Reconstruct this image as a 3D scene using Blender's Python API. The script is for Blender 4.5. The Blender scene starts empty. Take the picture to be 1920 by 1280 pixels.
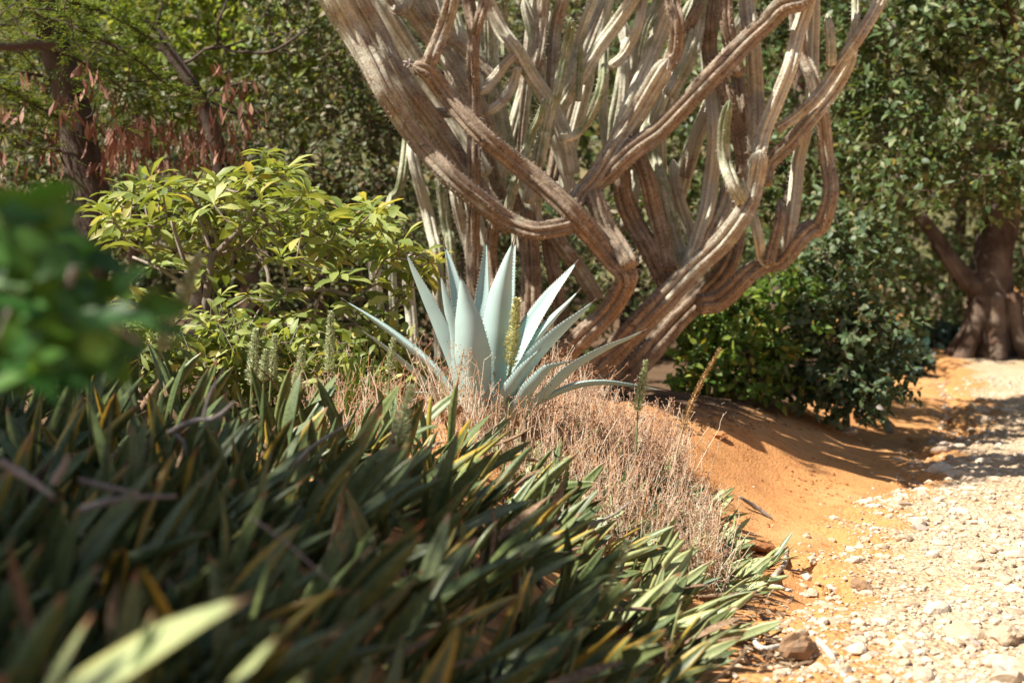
import bpy, math, random
import numpy as np
from mathutils import Vector, Matrix

# ------------------------------------------------------------------ camera, sky, sun, exposure
scene = bpy.context.scene
C = scene.collection
rng = np.random.default_rng(11)
random.seed(11)
F = 1920 * 50 / 36.0            # focal length in photograph pixels
PITCH = math.atan(140 / F)
CAMZ = 1.5
FOCUS = 7.25
cam = bpy.data.cameras.new('camera')
cam.lens = 50; cam.sensor_width = 36
cam.clip_start = 0.05; cam.clip_end = 2000
cam.dof.use_dof = True
cam.dof.focus_distance = FOCUS
cam.dof.aperture_fstop = 1.75
cam.dof.aperture_blades = 9
cam_o = bpy.data.objects.new('camera', cam)
cam_o.location = (0, 0, CAMZ)
cam_o.rotation_euler = (math.pi / 2 - PITCH, 0, 0)
C.objects.link(cam_o)
scene.camera = cam_o

TO_SUN = Vector((-0.56, -0.20, 0.80)).normalized()
sun_el = math.asin(TO_SUN.z)
sun_az = math.atan2(TO_SUN.x, TO_SUN.y)
world = bpy.data.worlds.new('World')
scene.world = world
world.use_nodes = True
wn = world.node_tree
bg = wn.nodes.get('Background') or wn.nodes.new('ShaderNodeBackground')
sky = wn.nodes.new('ShaderNodeTexSky')
sky.sky_type = 'NISHITA'
sky.sun_disc = False
sky.dust_density = 2.0
sky.ozone_density = 0.4
sky.sun_elevation = sun_el
sky.sun_rotation = sun_az
wn.links.new(sky.outputs[0], bg.inputs[0])
bg.inputs[1].default_value = 0.055
sun = bpy.data.lights.new('sun', 'SUN')
sun.energy = 5.0
sun.angle = math.radians(0.53)
sun.color = (1.0, 0.945, 0.85)
sun_o = bpy.data.objects.new('sun', sun)
sun_o.rotation_euler = (-TO_SUN).to_track_quat('-Z', 'Y').to_euler()
sun_o.location = TO_SUN * 40
C.objects.link(sun_o)
vs = scene.view_settings
vs.view_transform = 'Standard'; vs.look = 'None'; vs.gamma = 1; vs.exposure = 1.0
vs.use_curve_mapping = False
scene.cycles.use_denoising = True
scene.cycles.max_bounces = 8
scene.cycles.transparent_max_bounces = 4
scene.cycles.caustics_reflective = False
scene.cycles.caustics_refractive = False

# ------------------------------------------------------------------ helpers
def at(px, py, d):
    """point at photograph pixel (px, py), d metres in front of the camera along +Y"""
    u = (px - 960) / F; v = -(py - 640) / F
    c, s = math.cos(PITCH), math.sin(PITCH)
    dx, dy, dz = u, c + v * s, v * c - s
    k = d / dy
    return np.array((dx * k, d, CAMZ + dz * k))

def pix(P):
    """photograph pixel of world points (N,3)"""
    c, s = math.cos(PITCH), math.sin(PITCH)
    z = P[:, 2] - CAMZ
    fwd = P[:, 1] * c - z * s
    up = P[:, 1] * s + z * c
    return 960 + F * P[:, 0] / fwd, 640 - F * up / fwd

def smooth(a, b, x):
    t = np.clip((np.asarray(x, float) - a) / (b - a), 0, 1)
    return t * t * (3 - 2 * t)

_perm = np.random.default_rng(5).random((256, 256))
def vnoise(x, y):
    x = np.asarray(x, float); y = np.asarray(y, float)
    xi = np.floor(x).astype(int); yi = np.floor(y).astype(int)
    fx = x - xi; fy = y - yi
    fx = fx * fx * (3 - 2 * fx); fy = fy * fy * (3 - 2 * fy)
    g = lambda i, j: _perm[(xi + i) & 255, (yi + j) & 255]
    return ((g(0, 0) * (1 - fx) + g(1, 0) * fx) * (1 - fy) + (g(0, 1) * (1 - fx) + g(1, 1) * fx) * fy) * 2 - 1
def fbm(x, y, o=4):
    r = 0; a = 1.0
    for k in range(o):
        r = r + a * vnoise(x * 2 ** k + 17 * k, y * 2 ** k + 31 * k); a *= 0.5
    return r

def norm(v):
    v = np.asarray(v, float)
    n = np.linalg.norm(v, axis=-1, keepdims=True)
    return v / np.maximum(n, 1e-9)

def make_mesh(name, verts, tris=None, quads=None, mat=None, attrs=None, shade=True):
    me = bpy.data.meshes.new(name)
    verts = np.asarray(verts, np.float32)
    tris = np.zeros((0, 3), np.int32) if tris is None or len(tris) == 0 else np.asarray(tris, np.int32)
    quads = np.zeros((0, 4), np.int32) if quads is None or len(quads) == 0 else np.asarray(quads, np.int32)
    me.vertices.add(len(verts))
    me.vertices.foreach_set('co', verts.ravel())
    li = np.concatenate([tris.ravel(), quads.ravel()]).astype(np.int32)
    me.loops.add(len(li))
    me.loops.foreach_set('vertex_index', li)
    nt, nq = len(tris), len(quads)
    st = np.concatenate([np.arange(nt) * 3, nt * 3 + np.arange(nq) * 4]).astype(np.int32)
    me.polygons.add(nt + nq)
    me.polygons.foreach_set('loop_start', st)
    if attrs:
        for k, a in attrs.items():
            at_ = me.attributes.new(k, 'FLOAT', 'POINT')
            at_.data.foreach_set('value', np.asarray(a, np.float32))
    me.update(calc_edges=True)
    me.validate()
    me.polygons.foreach_set('use_smooth', np.full(len(me.polygons), bool(shade)))
    if mat: me.materials.append(mat)
    return me

class MB:
    """collects tubes, leaves and boxes, all of them pieces of ONE part"""
    def __init__(s): s.v = []; s.t = []; s.q = []; s.n = 0; s.a = {}
    def add(s, v, tris=None, quads=None, **attrs):
        v = np.asarray(v, float)
        s.v.append(v)
        if tris is not None and len(tris): s.t.append(np.asarray(tris) + s.n)
        if quads is not None and len(quads): s.q.append(np.asarray(quads) + s.n)
        for k, a in attrs.items():
            s.a.setdefault(k, []).append(np.broadcast_to(np.asarray(a, float), (len(v),)))
        s.n += len(v)
    def mesh(s, name, mat, origin=(0, 0, 0), shade=True):
        v = np.concatenate(s.v) - np.asarray(origin)
        return make_mesh(name, v, np.concatenate(s.t) if s.t else None, np.concatenate(s.q) if s.q else None, mat,
                         {k: np.concatenate(a) for k, a in s.a.items()}, shade)
    def build(s, name, mat, parent=None, origin=None, kind=None, shade=True):
        if origin is None:
            allv = np.concatenate(s.v)
            origin = (allv.min(0) + allv.max(0)) / 2; origin[2] = allv[:, 2].min()
        return link(name, s.mesh(name, mat, origin, shade), parent, origin, kind)

def link(name, data, parent=None, loc=(0, 0, 0), kind=None):
    o = bpy.data.objects.new(name, data)
    C.objects.link(o)
    p = Vector(loc)
    if parent is not None:
        o.parent = parent
        w = Vector((0, 0, 0)); q = parent
        while q is not None:
            w += q.location; q = q.parent
        p = p - w
    o.location = p
    if kind: o['kind'] = kind
    return o

def thing(name, label, cat, loc, group=None):
    o = bpy.data.objects.new(name, None)
    o.empty_display_size = 0.05
    C.objects.link(o)
    o.location = Vector(loc)
    return tag(o, label, cat, group)

def tag(o, label, cat, group=None):
    o['label'] = label; o['category'] = cat
    if group: o['group'] = group
    return o

def place(name, data, parent, M):
    """a copy of a shared piece under its thing; M is its world matrix (parents are unrotated)"""
    o = bpy.data.objects.new(name, data)
    C.objects.link(o)
    o.parent = parent
    w = Vector((0, 0, 0)); q = parent
    while q is not None:
        w += q.location; q = q.parent
    o.matrix_basis = Matrix.Translation(-w) @ M
    return o

def frame(x, n):
    """orthonormal frames from leaf axes x and rough normals n"""
    x = norm(x); y = norm(np.cross(n, x)); z = np.cross(x, y)
    return x, y, z

def mat_from(p, x, y, z, sx=1, sy=1, sz=1):
    return Matrix(((x[0] * sx, y[0] * sy, z[0] * sz, p[0]), (x[1] * sx, y[1] * sy, z[1] * sz, p[1]),
                   (x[2] * sx, y[2] * sy, z[2] * sz, p[2]), (0, 0, 0, 1)))

def spline(pts, n):
    """Catmull-Rom through pts (K,m) resampled at n points by arc length"""
    P = np.asarray(pts, float)
    if len(P) == 2:
        t = np.linspace(0, 1, n)[:, None]
        return P[0] * (1 - t) + P[1] * t
    E = np.vstack([2 * P[0] - P[1], P, 2 * P[-1] - P[-2]])
    out = []
    for i in range(1, len(E) - 2):
        p0, p1, p2, p3 = E[i - 1], E[i], E[i + 1], E[i + 2]
        t = np.linspace(0, 1, 12, endpoint=False)[:, None]
        out.append(0.5 * (2 * p1 + (p2 - p0) * t + (2 * p0 - 5 * p1 + 4 * p2 - p3) * t ** 2 + (3 * p1 - p0 - 3 * p2 + p3) * t ** 3))
    out.append(E[-2][None])
    Q = np.vstack(out)
    L = np.concatenate([[0], np.cumsum(np.linalg.norm(np.diff(Q[:, :3], axis=0), axis=1))])
    s = np.linspace(0, L[-1], n)
    return np.stack([np.interp(s, L, Q[:, k]) for k in range(Q.shape[1])], 1)

def transport(P, up=(0.31, -0.9, 0.3)):
    T = norm(np.gradient(P, axis=0))
    N = np.zeros_like(P)
    n = np.asarray(up, float)
    for i in range(len(P)):
        n = n - T[i] * np.dot(n, T[i]); n = n / max(np.linalg.norm(n), 1e-9)
        N[i] = n
    return T, N, np.cross(T, N)

def tube(mb, P, r, k=6, cap=True, rough=0.0, **attrs):
    P = np.asarray(P, float); n = len(P)
    r = np.broadcast_to(np.asarray(r, float), (n,))
    T, N, B = transport(P)
    a = np.linspace(0, 2 * math.pi, k, endpoint=False)
    rr = r[:, None] * np.ones(k)
    if rough: rr = rr * (1 + rough * rng.normal(size=(n, k)))
    V = P[:, None] + rr[..., None] * (np.cos(a)[None, :, None] * N[:, None] + np.sin(a)[None, :, None] * B[:, None])
    V = V.reshape(-1, 3)
    i, j = np.meshgrid(np.arange(n - 1), np.arange(k), indexing='ij')
    j2 = (j + 1) % k
    q = np.stack([i * k + j, i * k + j2, (i + 1) * k + j2, (i + 1) * k + j], -1).reshape(-1, 4)
    tr = []
    if cap:
        V = np.vstack([V, P[0] - T[0] * r[0] * .3, P[-1] + T[-1] * r[-1] * .5])
        for m in range(k):
            tr.append((n * k, (m + 1) % k, m)); tr.append((n * k + 1, (n - 1) * k + m, (n - 1) * k + (m + 1) % k))
    mb.add(V, tr, q, **attrs)

def tubes(mb, P, R, k=3, var=None):
    """many open tubes of the same number of points at once: P (m,n,3), R (n,) or (m,n)"""
    P = np.asarray(P, float); m, n = P.shape[:2]
    if m == 0: return
    R = np.broadcast_to(np.asarray(R, float), (m, n))
    T = norm(np.gradient(P, axis=1)) if n > 2 else norm(np.repeat(P[:, 1:] - P[:, :1], 2, axis=1))
    ref = np.array([.31, -.9, .3])
    N = norm(ref - T * (T @ ref)[..., None]); B = np.cross(T, N)
    a = np.linspace(0, 2 * math.pi, k, endpoint=False)
    V = P[:, :, None] + R[..., None, None] * (np.cos(a)[:, None] * N[:, :, None] + np.sin(a)[:, None] * B[:, :, None])
    i, j = np.meshgrid(np.arange(n - 1), np.arange(k), indexing='ij'); j2 = (j + 1) % k
    q = np.stack([i * k + j, i * k + j2, (i + 1) * k + j2, (i + 1) * k + j], -1).reshape(-1, 4)
    q = (q[None] + (np.arange(m) * n * k)[:, None, None]).reshape(-1, 4)
    if var is None: mb.add(V.reshape(-1, 3), None, q)
    else: mb.add(V.reshape(-1, 3), None, q, var=np.repeat(var, n * k))

# leaf templates: x along the leaf 0..1, y across -.5...5, z up (in leaf lengths)
def leaf_template(kind):
    if kind == 'oval':
        V = [(0, 0, 0), (.35, 0, .0), (.7, 0, -.03), (1, 0, -.12), (.32, .5, .05), (.7, .4, .0), (.32, -.5, .05), (.7, -.4, .0)]
        T = [(0, 1, 4), (2, 3, 5), (1, 0, 6), (3, 2, 7)]
        Q = [(1, 2, 5, 4), (2, 1, 6, 7)]
    elif kind == 'lance':
        V = [(0, 0, 0), (.3, 0, .03), (.65, 0, .0), (1, 0, -.16), (.25, .22, .05), (.6, .5, .04), (.85, .32, -.05), (.25, -.22, .05), (.6, -.5, .04), (.85, -.32, -.05)]
        T = [(0, 1, 4), (2, 3, 6), (1, 0, 7), (3, 2, 9), (2, 6, 5), (2, 8, 9)]
        Q = [(1, 2, 5, 4), (2, 1, 7, 8)]
    else:
        V = [(0, 0, 0), (.5, .5, .03), (1, 0, -.08), (.5, -.5, .03)]
        T = [(0, 2, 1), (0, 3, 2)]
        Q = []
    return np.array(V, float), np.array(T, int).reshape(-1, 3), np.array(Q, int).reshape(-1, 4)
TPL = {k: leaf_template(k) for k in ('oval', 'lance', 'bit')}

def leaves(mb, P, X, N, L, W, kind='oval', var=None):
    V, T, Q = TPL[kind]
    n = len(P)
    if n == 0: return
    x, y, z = frame(X, N)
    L = np.broadcast_to(L, (n,)); W = np.broadcast_to(W, (n,))
    VV = P[:, None] + V[None, :, 0:1] * (L[:, None, None] * x[:, None]) + V[None, :, 1:2] * (W[:, None, None] * y[:, None]) + V[None, :, 2:3] * (L[:, None, None] * z[:, None])
    off = (np.arange(n) * len(V))[:, None, None]
    var = rng.random(n) if var is None else np.broadcast_to(var, (n,))
    mb.add(VV.reshape(-1, 3), (T[None] + off).reshape(-1, 3), (Q[None] + off).reshape(-1, 4) if len(Q) else None, var=np.repeat(var, len(V)))

# ------------------------------------------------------------------ materials
class NT:
    def __init__(s, name):
        s.m = bpy.data.materials.new(name); s.m.use_nodes = True
        s.t = s.m.node_tree; s.t.nodes.clear()
        s.out = s.n('ShaderNodeOutputMaterial')
    def n(s, ty, **kw):
        x = s.t.nodes.new(ty)
        for k, v in kw.items(): setattr(x, k, v)
        return x
    def l(s, a, b): s.t.links.new(a, b)
    def val(s, node, i, v):
        if hasattr(v, 'is_linked') or isinstance(v, bpy.types.NodeSocket): s.l(v, node.inputs[i])
        else: node.inputs[i].default_value = v
    def attr(s, name): return s.n('ShaderNodeAttribute', attribute_name=name).outputs['Fac']
    def math(s, op, a, b=0.0, c=None):
        x = s.n('ShaderNodeMath', operation=op); s.val(x, 0, a); s.val(x, 1, b)
        if c is not None: s.val(x, 2, c)
        return x.outputs[0]
    def noise(s, scale, detail=4, coord='Object', rough=.55, dist=0.0, vec=None):
        x = s.n('ShaderNodeTexNoise'); x.inputs['Scale'].default_value = scale; x.inputs['Detail'].default_value = detail
        x.inputs['Roughness'].default_value = rough; x.inputs['Distortion'].default_value = dist
        s.l(vec if vec is not None else s.n('ShaderNodeTexCoord').outputs[coord], x.inputs['Vector'])
        return x.outputs['Fac']
    def pos(s): return s.n('ShaderNodeNewGeometry').outputs['Position']
    def ramp(s, fac, stops, interp='LINEAR'):
        x = s.n('ShaderNodeValToRGB'); x.color_ramp.interpolation = interp
        e = x.color_ramp.elements
        while len(e) < len(stops): e.new(0.5)
        for el, (p, c) in zip(e, stops):
            el.position = p; el.color = tuple(c) + ((1,) if len(c) == 3 else ())
        s.val(x, 0, fac)
        return x.outputs[0]
    def mix(s, fac, a, b, mode='MIX'):
        x = s.n('ShaderNodeMix', data_type='RGBA', blend_type=mode)
        s.val(x, 0, fac)
        for i, v in ((6, a), (7, b)):
            if isinstance(v, bpy.types.NodeSocket): s.l(v, x.inputs[i])
            else: x.inputs[i].default_value = tuple(v) + ((1,) if len(v) == 3 else ())
        return x.outputs[2]
    def bump(s, h, strength=.3, dist=.02):
        x = s.n('ShaderNodeBump'); x.inputs['Strength'].default_value = strength; x.inputs['Distance'].default_value = dist
        s.l(h, x.inputs['Height']); return x.outputs[0]
    def bsdf(s, color, rough=.6, spec=.3, normal=None, trans=0.0, tcol=None):
        p = s.n('ShaderNodeBsdfPrincipled')
        if isinstance(color, bpy.types.NodeSocket): s.l(color, p.inputs['Base Color'])
        else: p.inputs['Base Color'].default_value = tuple(color) + (1,)
        s.val(p, p.inputs.find('Roughness'), rough)
        p.inputs['Specular IOR Level'].default_value = spec
        if normal is not None: s.l(normal, p.inputs['Normal'])
        sh = p.outputs[0]
        if trans:
            t = s.n('ShaderNodeBsdfTranslucent')
            tc = tcol if tcol is not None else color
            if isinstance(tc, bpy.types.NodeSocket): s.l(tc, t.inputs[0])
            else: t.inputs[0].default_value = tuple(tc) + (1,)
            mx = s.n('ShaderNodeMixShader'); mx.inputs[0].default_value = trans
            s.l(sh, mx.inputs[1]); s.l(t.outputs[0], mx.inputs[2]); sh = mx.outputs[0]
        s.l(sh, s.out.inputs[0])
        return s.m

def leaf_mat(name, stops, rough=.5, spec=.3, trans=.35, warm=(1.35, 1.25, .55)):
    m = NT(name)
    v = m.math('FRACT', m.math('ADD', m.attr('var'), m.n('ShaderNodeObjectInfo').outputs['Random']))
    c = m.ramp(v, stops)
    no = m.noise(38, 2, vec=m.pos())
    c = m.mix(m.math('MULTIPLY', no, .55), c, m.mix(1.0, c, (.55, .6, .5), 'MULTIPLY'))
    tc = m.mix(1.0, c, warm, 'MULTIPLY')
    return m.bsdf(c, rough, spec, trans=trans, tcol=tc)

G = lambda *c: c
M = {}
M['leaf_right'] = leaf_mat('tree leaf', [(0, (.055, .10, .035)), (.35, (.105, .165, .055)), (.75, (.17, .23, .085)), (.93, (.27, .31, .14)), (1, (.38, .33, .17))], rough=.48, spec=.35)
M['leaf_grey'] = leaf_mat('grey green leaf', [(0, (.06, .11, .05)), (.5, (.12, .18, .08)), (.9, (.21, .26, .14)), (1, (.33, .28, .15))], rough=.48, spec=.35)
M['leaf_bright'] = leaf_mat('bright shrub leaf', [(0, (.07, .15, .025)), (.5, (.14, .24, .04)), (.9, (.28, .34, .06)), (1, (.5, .38, .07))])
M['leaf_lime'] = leaf_mat('lime tree leaf', [(0, (.18, .27, .05)), (.6, (.30, .39, .08)), (1, (.44, .46, .13))], trans=.45)
M['leaf_yellow'] = leaf_mat('yellow green whorl leaf', [(0, (.16, .215, .05)), (.5, (.31, .37, .10)), (.85, (.47, .50, .18)), (1, (.58, .48, .14))], rough=.46, spec=.35, trans=.38)
M['leaf_dark'] = leaf_mat('dark glossy leaf', [(0, (.03, .10, .02)), (.6, (.055, .16, .028)), (1, (.12, .25, .05))], rough=.4, spec=.3, trans=.4)
M['leaf_fine'] = leaf_mat('feathery leaf', [(0, (.07, .12, .03)), (.5, (.13, .19, .045)), (.9, (.22, .27, .07)), (1, (.38, .36, .08))], trans=.4)
M['leaf_thicket'] = leaf_mat('thicket leaf', [(0, (.065, .095, .036)), (.4, (.12, .155, .06)), (.7, (.20, .225, .095)), (.85, (.29, .255, .155)), (1, (.46, .37, .26))])
M['leaf_blue'] = leaf_mat('blue green leaf', [(0, (.03, .07, .05)), (1, (.08, .13, .11))])
M['pod'] = leaf_mat('dry red brown pod', [(0, (.15, .065, .04)), (.6, (.30, .135, .09)), (1, (.50, .28, .20))], rough=.6, trans=.1, warm=(1.2, .9, .8))
M['litter'] = leaf_mat('dry fallen leaf', [(0, (.12, .07, .04)), (.6, (.26, .17, .10)), (1, (.42, .32, .21))], rough=.8, trans=.1, warm=(1.1, .9, .8))

def bark_mat(name, a, b, c, scale=14):
    m = NT(name)
    mp = m.n('ShaderNodeMapping'); mp.inputs['Scale'].default_value = (1, 1, .28)
    m.l(m.pos(), mp.inputs[0])
    n1 = m.noise(scale, 6, vec=mp.outputs[0], rough=.65, dist=.6)
    n2 = m.noise(scale * .22, 3, vec=m.pos())
    col = m.mix(m.ramp(n2, [(.4, (0, 0, 0)), (.65, (1, 1, 1))]), m.ramp(n1, [(.3, a), (.7, b)]), c)
    return m.bsdf(col, .85, .15, m.bump(n1, .8, .03))
M['bark'] = bark_mat('brown bark', (.05, .03, .02), (.17, .10, .065), (.22, .17, .13))
M['bark_dark'] = bark_mat('dark bark', (.03, .022, .018), (.09, .06, .045), (.13, .10, .08))
M['bark_grey'] = bark_mat('grey bark', (.12, .09, .07), (.30, .24, .19), (.36, .31, .26))

def soil_mat():
    m = NT('orange soil')
    p = m.pos()
    n1 = m.noise(1.1, 5, vec=p); n2 = m.noise(9, 6, vec=p, rough=.7); n3 = m.noise(60, 3, vec=p)
    c = m.ramp(n1, [(.25, (.48, .21, .078)), (.5, (.56, .275, .105)), (.75, (.61, .34, .155))])
    c = m.mix(m.ramp(n2, [(.52, (0, 0, 0)), (.72, (1, 1, 1))]), c, (.38, .145, .05))
    c = m.mix(m.ramp(n3, [(.55, (0, 0, 0)), (.8, (.7, .7, .7))]), c, (.55, .32, .15))
    md = m.math('ADD', m.attr('mould'), m.math('MULTIPLY', m.math('SUBTRACT', n2, .5), .8))
    c = m.mix(m.ramp(md, [(.35, (0, 0, 0)), (.7, (1, 1, 1))]), c, m.ramp(n3, [(.3, (.075, .045, .028)), (.6, (.16, .10, .06)), (.8, (.27, .19, .12))]))
    h = m.math('ADD', m.math('MULTIPLY', n2, .6), m.math('MULTIPLY', n3, .4))
    return m.bsdf(c, .95, .08, m.bump(h, .9, .03))
M['soil'] = soil_mat()
def path_mat():
    m = NT('pale gravel dust')
    p = m.pos()
    n1 = m.noise(.9, 4, vec=p); n2 = m.noise(24, 5, vec=p, rough=.7)
    vo = m.n('ShaderNodeTexVoronoi'); vo.inputs['Scale'].default_value = 34; m.l(p, vo.inputs['Vector'])
    c = m.ramp(m.math('ADD', m.math('MULTIPLY', n1, .6), m.math('MULTIPLY', n2, .4)),
               [(.34, (.44, .25, .12)), (.45, (.49, .35, .21)), (.6, (.54, .43, .30))])
    c = m.mix(m.ramp(vo.outputs['Distance'], [(.0, (.6, .6, .6)), (.45, (0, 0, 0))]), c, (.60, .51, .39))
    so_ = m.math('ADD', m.attr('soil'), m.math('MULTIPLY', m.math('SUBTRACT', m.math('ADD', n1, n2), 1.0), 1.1))
    c = m.mix(m.ramp(so_, [(.3, (0, 0, 0)), (.62, (1, 1, 1))]), c, (.52, .26, .10))
    h = m.math('SUBTRACT', m.math('MULTIPLY', n2, .7), m.math('MULTIPLY', vo.outputs['Distance'], .8))
    return m.bsdf(c, .95, .08, m.bump(h, .9, .025))
M['path'] = path_mat()
def stone_mat(name, stops):
    m = NT(name)
    v = m.math('FRACT', m.math('ADD', m.attr('var'), m.n('ShaderNodeObjectInfo').outputs['Random']))
    c = m.ramp(v, stops)
    n = m.noise(30, 5, vec=m.pos(), rough=.7)
    c = m.mix(m.ramp(n, [(.4, (0, 0, 0)), (.75, (.65, .65, .65))]), c, (.42, .22, .10))
    return m.bsdf(c, .9, .12, m.bump(n, .7, .012))
M['stone'] = stone_mat('pale limestone', [(0, (.36, .26, .18)), (.2, (.50, .40, .28)), (.6, (.60, .50, .375)), (.92, (.68, .60, .48)), (1, (.33, .29, .26))])
M['rock'] = stone_mat('brown rock', [(0, (.20, .13, .085)), (1, (.27, .18, .11))])
M['clod'] = stone_mat('soil clod', [(0, (.30, .12, .045)), (1, (.42, .19, .07))])
M['wood'] = bark_mat('weathered stick', (.28, .22, .15), (.55, .47, .36), (.62, .56, .45), 30)
M['bone'] = bark_mat('bleached stick', (.40, .34, .27), (.60, .54, .46), (.66, .61, .53), 30)
M['twig'] = bark_mat('grey dead twig', (.16, .13, .11), (.36, .30, .26), (.42, .37, .33), 30)
M['log'] = bark_mat('weathered root', (.07, .055, .05), (.20, .17, .15), (.30, .26, .23), 20)

def cactus_mat():
    """ribbed stem: age 1 = corky brown, 0 = fresh green; rib 1 = ridge; both are features of the plant itself"""
    m = NT('ribbed cactus stem')
    age = m.attr('age'); rib = m.attr('rib'); s = m.attr('along')
    p = m.pos()
    n = m.ramp(m.noise(9, 6, vec=p, rough=.72), [(.34, (0, 0, 0)), (.66, (1, 1, 1))]); nf = m.noise(55, 4, vec=p, rough=.7)
    green = m.mix(n, (.17, .215, .10), (.30, .33, .20))
    pale = m.mix(n, (.50, .485, .38), (.67, .64, .52))
    cork = m.mix(n, (.165, .105, .064), (.48, .385, .285))
    a1 = m.ramp(m.math('ADD', age, m.math('MULTIPLY', m.math('SUBTRACT', n, .5), .25)), [(.02, (0, 0, 0)), (.30, (1, 1, 1))])
    a2 = m.ramp(m.math('ADD', age, m.math('MULTIPLY', m.math('SUBTRACT', n, .5), .5)), [(.50, (0, 0, 0)), (.80, (1, 1, 1))])
    c = m.mix(a1, green, pale); c = m.mix(a2, c, cork)
    # brown corky ridges and felted areoles along them
    ridge = m.ramp(rib, [(.84, (0, 0, 0)), (.97, (1, 1, 1))])
    dots = m.ramp(m.math('FRACT', m.math('MULTIPLY', s, 36.0)), [(.0, (1, 1, 1)), (.35, (.25, .25, .25)), (1, (.25, .25, .25))])
    rcol = m.mix(age, (.22, .19, .11), (.085, .05, .034))
    c = m.mix(m.math('MULTIPLY', m.math('MULTIPLY', ridge, dots), .85), c, rcol)
    c = m.mix(m.ramp(nf, [(.48, (0, 0, 0)), (.75, (.6, .6, .6))]), c, m.mix(1.0, c, (.55, .45, .38), 'MULTIPLY'))
    fi = m.n('ShaderNodeTexNoise'); fi.inputs['Scale'].default_value = 22; fi.inputs['Detail'].default_value = 6; fi.inputs['Roughness'].default_value = .75; fi.inputs['Distortion'].default_value = 1.2
    m.l(p, fi.inputs['Vector'])
    crack = m.ramp(fi.outputs['Fac'], [(.36, (1, 1, 1)), (.47, (0, 0, 0))])
    c = m.mix(m.math('MULTIPLY', m.math('MULTIPLY', crack, a2), .8), c, (.075, .045, .032))
    hgt = m.math('ADD', m.math('MULTIPLY', nf, .5), m.math('MULTIPLY', m.math('MULTIPLY', fi.outputs['Fac'], a2), 1.2))
    return m.bsdf(c, .7, .2, m.bump(hgt, .9, .014))
M['cactus'] = cactus_mat()
m_ = NT('cactus spine'); M['spine'] = m_.bsdf((.55, .49, .40), .6, .3)

def agave_mat():
    m = NT('blue grey agave leaf')
    t = m.attr('t'); u = m.attr('u'); p = m.pos()
    n = m.noise(9, 4, vec=p); nf = m.noise(70, 4, vec=p, rough=.7)
    st = m.noise(1, 3, vec=None) if False else m.math('SINE', m.math('MULTIPLY', u, 34.0))
    c = m.mix(n, (.33, .46, .43), (.45, .565, .525))
    c = m.mix(m.math('MULTIPLY', m.math('ADD', st, 1.0), .06), c, (.24, .36, .34))
    c = m.mix(m.ramp(t, [(.0, (1, 1, 1)), (.22, (0, 0, 0))]), c, (.55, .60, .48))
    c = m.mix(m.ramp(nf, [(.66, (0, 0, 0)), (.78, (.7, .7, .7))]), c, (.20, .24, .20))
    c = m.mix(m.ramp(t, [(.955, (0, 0, 0)), (.985, (1, 1, 1))]), c, (.10, .055, .04))
    return m.bsdf(c, .55, .3, m.bump(nf, .15, .004))
M['agave'] = agave_mat()
m_ = NT('agave tooth'); M['tooth'] = m_.bsdf((.40, .36, .27), .5, .3)
m_ = NT('agave terminal spine'); M['aspine'] = m_.bsdf((.09, .05, .04), .4, .4)

def sans_mat(name, mode):
    m = NT(name)
    t = m.attr('t'); u = m.attr('u'); p = m.pos()
    r = m.n('ShaderNodeObjectInfo').outputs['Random']
    r = m.math('FRACT', m.math('ADD', r, m.attr('var')))
    wv = m.n('ShaderNodeCombineXYZ'); m.l(m.math('MULTIPLY', t, 16.0), wv.inputs[0]); m.l(m.math('MULTIPLY', u, .9), wv.inputs[1]); m.l(m.math('MULTIPLY', r, 60.0), wv.inputs[2])
    band = m.noise(1.6, 5, vec=wv.outputs[0], rough=.7, dist=1.0)
    nf = m.noise(90, 3, vec=p)
    g = m.mix(m.ramp(band, [(.38, (0, 0, 0)), (.64, (1, 1, 1))]), m.ramp(r, [(0, (.045, .075, .026)), (.5, (.075, .115, .036)), (1, (.12, .155, .05))]),
              m.ramp(r, [(0, (.11, .15, .055)), (1, (.23, .27, .10))]))
    au = m.math('ABSOLUTE', u)
    if mode == 'green':
        g = m.mix(m.ramp(au, [(.80, (0, 0, 0)), (.97, (.5, .5, .5))]), g, (.20, .20, .06))
    if mode == 'gold':
        g = m.mix(m.ramp(m.math('ADD', m.math('MULTIPLY', au, .8), m.math('MULTIPLY', m.math('MULTIPLY', t, band), .75)), [(.55, (0, 0, 0)), (.85, (1, 1, 1))]), g,
                  m.ramp(r, [(0, (.44, .34, .05)), (.6, (.46, .27, .035)), (1, (.36, .36, .09))]))
    if mode == 'pale':  # paler copy of the leaf, sunlight put into the colour
        g = m.mix(m.ramp(band, [(.3, (0, 0, 0)), (.7, (1, 1, 1))]), (.25, .31, .13), (.42, .45, .22))
        g = m.mix(m.ramp(au, [(.75, (0, 0, 0)), (1, (.8, .8, .8))]), g, (.46, .40, .13))
    if mode == 'dry':
        g = m.ramp(band, [(.3, (.12, .07, .042)), (.5, (.25, .16, .095)), (.7, (.44, .34, .23))])
    if mode != 'dry':
        g = m.mix(m.ramp(m.math('ADD', t, m.math('MULTIPLY', m.math('SUBTRACT', r, .5), .07)), [(.93, (0, 0, 0)), (.985, (1, 1, 1))]), g, (.30, .15, .07))
        g = m.mix(m.ramp(nf, [(.68, (0, 0, 0)), (.8, (.5, .5, .5))]), g, (.22, .19, .09))
    return m.bsdf(g, .42 if mode != 'dry' else .8, .45 if mode != 'dry' else .1, trans=.12, tcol=m.mix(1.0, g, (1.3, 1.2, .6), 'MULTIPLY'))
for k in ('green', 'gold', 'pale', 'dry'): M['sans_' + k] = sans_mat('sansevieria leaf ' + k, k)

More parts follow.
